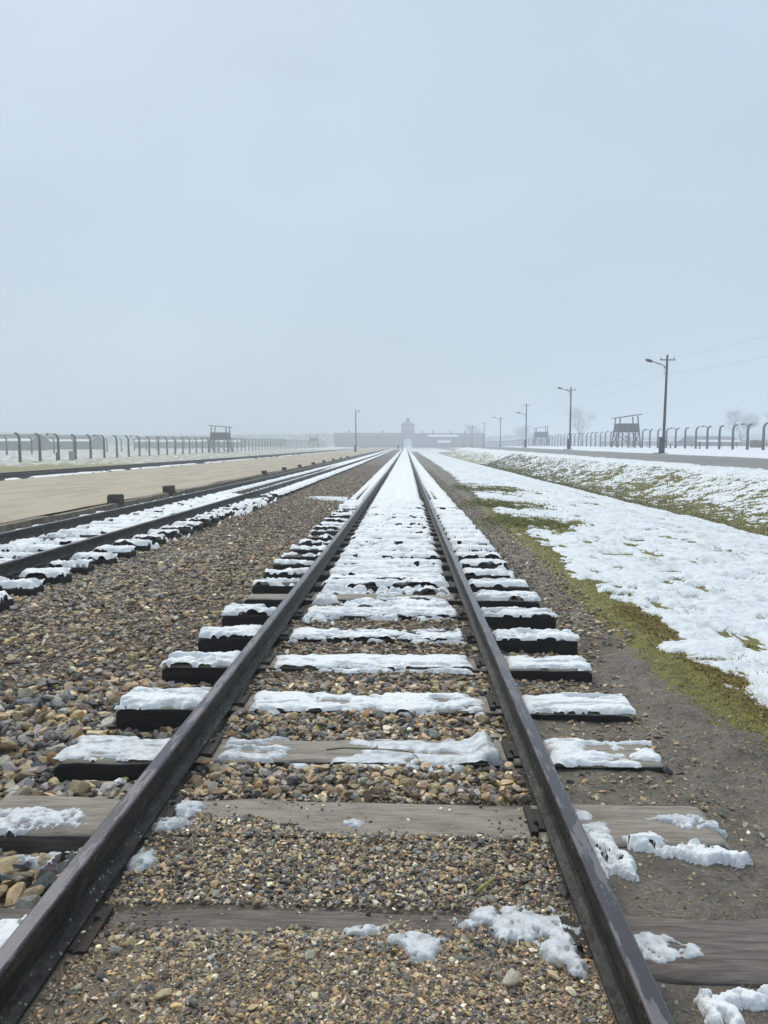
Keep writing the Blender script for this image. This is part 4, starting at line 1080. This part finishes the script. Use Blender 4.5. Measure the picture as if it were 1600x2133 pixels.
# ------------------------------------------------------------------ bare trees in the fog
def tree(x, y, H, label, seed, spread=.42):
    z = float(ground_z(x, y)); root = thing('bare_tree', (x, y, z), label, 'tree', 'bare trees in the fog')
    rr_ = random.Random(seed); tk = MB(); cr = MB()
    def grow(p, d, L, rad, lev):
        n = 3; pts_ = [p]; q = p; dd = d.copy()
        for i in range(n):
            dd = (dd + Vector((rr_.uniform(-.16, .16), rr_.uniform(-.16, .16), rr_.uniform(-.02, .1)))).normalized(); q = q + dd * L / n; pts_.append(q)
        rad2 = rad * (.66 if lev else .62)
        (tk if lev < 2 else cr).tube(pts_, [rad + (rad2 - rad) * i / n for i in range(n + 1)], 7 if lev < 2 else 3, False)
        if lev >= 5: return
        kids = rr_.randint(4, 5) if lev < 3 else 4
        for k in range(kids):
            a = rr_.uniform(0, 2 * math.pi); t_ = rr_.uniform(.3, 1.)
            s = Vector((math.cos(a), math.sin(a), 0)); nd = (dd * rr_.uniform(.6, 1.1) + s * rr_.uniform(.4, .9) * spread * 2 + Vector((0, 0, .18 if lev < 2 else -.06))).normalized()
            i = min(n - 1, int(t_ * n)); b = pts_[i].lerp(pts_[i + 1], t_ * n - i)
            grow(b, nd, L * rr_.uniform(.6, .84), max(rad2 * .62, .026), lev + 1)
    grow(Vector((0, 0, -.2)), Vector((0, 0, 1)), H * .40, H * .024, 0)
    tk.build('trunk', M['bark'], root); cr.build('crown', M['twigs'], root)
tree(94, 415, 23, 'tall bare tree standing foggy behind the second lamp pole', 1)
tree(150, 350, 20, 'broad bare tree behind the right fence near the right edge', 2, .5)
tree(158, 330, 18, 'bare tree cut off by the right edge of the picture', 3)
tree(76, 505, 18, 'faint bare tree left of the foggy watchtower on the right', 4, .5)
tree(48, 560, 20, 'barely visible tree above the right end of the gatehouse', 5)
# a distant wood behind the gate that reads as one grey band
rw = np.random.default_rng(77); n = 30000
wx_ = rw.uniform(-520, 520, n); hh = 6.5 + 5 * fbm(wx_ * .03, wx_ * 0, 91, 4)
wy_ = 640 + rw.normal(0, 7, n); wz = ground_z(wx_, wy_) + hh * rw.uniform(0, 1, n) ** .8
c_ = np.stack([wx_, wy_, wz], -1); q1 = rw.normal(size=(n, 3)); q2 = rw.normal(size=(n, 3)); q1 /= np.linalg.norm(q1, axis=1)[:, None]; q2 /= np.linalg.norm(q2, axis=1)[:, None]
V = np.stack([c_ - q1 * .7, c_ + q2 * .8, c_ + q1 * .7, c_ - q2 * .5], 1).reshape(-1, 3)
tag(mesh_np('distant_woods', V, np.arange(n * 4).reshape(n, 4), M['twigs'], smooth=False), 'far wood fading into the fog along the horizon', 'woods', kind='stuff')

# ------------------------------------------------------------------ people far down the track
def person(x, y, h, label, coat, face, stride):
    z = float(ground_z(x, y)); k = h / 1.75
    J = [((0, 0, .93), .13), ((0, 0, 1.18), .14), ((0, 0, 1.40), .15), ((0, .0, 1.52), .055), ((0, .01, 1.62), .095), ((0, .01, 1.72), .075),
         ((.19, 0, 1.40), .06), ((.25, -.03, 1.12), .05), ((.24, .1 * stride, .88), .04), ((.24, .14 * stride, .79), .035),
         ((-.19, 0, 1.40), .06), ((-.25, .02, 1.12), .05), ((-.24, -.08 * stride, .88), .04), ((-.24, -.1 * stride, .79), .035),
         ((.1, 0, .86), .10), ((.11, .14 * stride, .48), .07), ((.11, .16 * stride, .09), .05), ((.12, .16 * stride + .16, .04), .04),
         ((-.1, 0, .86), .10), ((-.11, -.04 * stride, .48), .07), ((-.11, -.2 * stride, .09), .05), ((-.12, -.2 * stride + .16, .04), .04)]
    E = [(0, 1), (1, 2), (2, 3), (3, 4), (4, 5), (2, 6), (6, 7), (7, 8), (8, 9), (2, 10), (10, 11), (11, 12), (12, 13), (0, 14), (14, 15), (15, 16), (16, 17), (0, 18), (18, 19), (19, 20), (20, 21)]
    me = bpy.data.meshes.new('person'); me.from_pydata([tuple(c * k for c in j[0]) for j in J], E, [])
    o = link(bpy.data.objects.new('person', me)); sk = o.modifiers.new('s', 'SKIN'); 
    for v_, j in zip(me.skin_vertices[0].data, J): v_.radius = (j[1] * k, j[1] * k)
    me.skin_vertices[0].data[0].use_root = True
    o.modifiers.new('u', 'SUBSURF').levels = 1; o.modifiers['u'].render_levels = 2
    me.materials.append(coat)
    o.location = (x, y, z); o.rotation_euler = (0, 0, face)
    tag(o, label, 'person', 'visitors walking in the fog')
    m = MB(); pts_ = [(0, 0, 1.38 * k), (0, 0, 1.15 * k), (0, 0, .85 * k), (0, 0, .62 * k)]
    m.tube(pts_, [.2 * k, .2 * k, .22 * k, .25 * k], 12); m.build('coat', coat, o)
    m = MB(); m.tube([(0, -.01, 1.62 * k), (0, -.01, 1.7 * k), (0, -.01, 1.78 * k)], [.105 * k, .11 * k, .05 * k], 10); m.build('hat', M['cloth_dark'], o)
person(-2.0, 212, 1.78, 'person in a dark coat walking beside the tracks before the gate', M['cloth_dark'], 0, 1)
person(-1.1, 222, 1.7, 'person in a pale jacket right of the dark coated walker', M['cloth_light'], .3, .6)
person(21.5, 290, 1.75, 'person in dark clothes standing on the far road', M['cloth_dark'], 3, .3)

# ------------------------------------------------------------------ haze, sky, sun, camera
t = NT('fog_volume'); t.t.nodes.remove(t.b)
pv = t.n('ShaderNodeVolumePrincipled'); pv.inputs['Color'].default_value = (.80, .86, .915, 1); pv.inputs['Density'].default_value = .0027; pv.inputs['Anisotropy'].default_value = .2
t.t.links.new(pv.outputs[0], t.t.nodes['Material Output'].inputs['Volume'])
m = MB(); m.box((0, 750, 7.5), (3400, 2200, 33)); hz = m.build('haze', t.m); tag(hz, 'thin grey winter fog over the whole plain', 'haze', kind='stuff')

SUN_EL, SUN_AZ = R(52), R(-25)
w = bpy.data.worlds.new('World'); SC.world = w; w.use_nodes = True
nt = w.node_tree; bg = nt.nodes['Background']
sky = nt.nodes.new('ShaderNodeTexSky'); sky.sky_type = 'NISHITA'; sky.sun_disc = False; sky.sun_elevation = SUN_EL; sky.sun_rotation = SUN_AZ
sky.air_density = 1.0; sky.dust_density = 3.0; sky.ozone_density = 1.0
mx = nt.nodes.new('ShaderNodeMix'); mx.data_type = 'RGBA'; mx.inputs[0].default_value = .88; mx.inputs[7].default_value = (5.25, 6.45, 7.6, 1)
tcw = nt.nodes.new('ShaderNodeTexCoord'); nzw = nt.nodes.new('ShaderNodeTexNoise'); nzw.inputs['Scale'].default_value = 2.6; nzw.inputs['Detail'].default_value = 5
mpw = nt.nodes.new('ShaderNodeMapping'); mpw.inputs['Scale'].default_value = (1, 1, 2.2); nt.links.new(tcw.outputs['Generated'], mpw.inputs[0]); nt.links.new(mpw.outputs[0], nzw.inputs['Vector'])
mrw = nt.nodes.new('ShaderNodeMapRange'); nt.links.new(nzw.outputs['Fac'], mrw.inputs[0]); mrw.inputs[1].default_value = .3; mrw.inputs[2].default_value = .7; mrw.inputs[3].default_value = .955; mrw.inputs[4].default_value = 1.045
vmw = nt.nodes.new('ShaderNodeVectorMath'); vmw.operation = 'SCALE'
nt.links.new(sky.outputs[0], mx.inputs[6]); nt.links.new(mx.outputs[2], vmw.inputs[0]); nt.links.new(mrw.outputs[0], vmw.inputs['Scale']); nt.links.new(vmw.outputs[0], bg.inputs['Color']); bg.inputs['Strength'].default_value = .1
sl = bpy.data.lights.new('sun', 'SUN'); sl.energy = 2.0; sl.angle = R(45); sl.color = (1, .95, .87)
so = link(bpy.data.objects.new('sun', sl))
sv = Vector((math.sin(SUN_AZ) * math.cos(SUN_EL), math.cos(SUN_AZ) * math.cos(SUN_EL), math.sin(SUN_EL)))
so.rotation_euler = sv.to_track_quat('Z', 'Y').to_euler(); so.location = (0, 0, 60)

cam = bpy.data.cameras.new('camera'); co = link(bpy.data.objects.new('camera', cam))
cam.sensor_fit = 'HORIZONTAL'; cam.sensor_width = 36; cam.lens = 36.0; cam.clip_start = .05; cam.clip_end = 4000
pitch = math.atan((1066.5 - 922) / 1600); yaw = math.atan(45 / 1600)
co.location = (0, 0, EYE); co.rotation_euler = (math.pi / 2 - pitch, 0, yaw)
SC.camera = co
SC.view_settings.view_transform = 'Standard'; SC.view_settings.look = 'None'; SC.view_settings.exposure = .10; SC.view_settings.gamma = 1
cy = SC.cycles; cy.volume_bounces = 2; cy.max_bounces = 6; cy.diffuse_bounces = 3; cy.glossy_bounces = 2; cy.use_denoising = True
cy.sample_clamp_indirect = 4
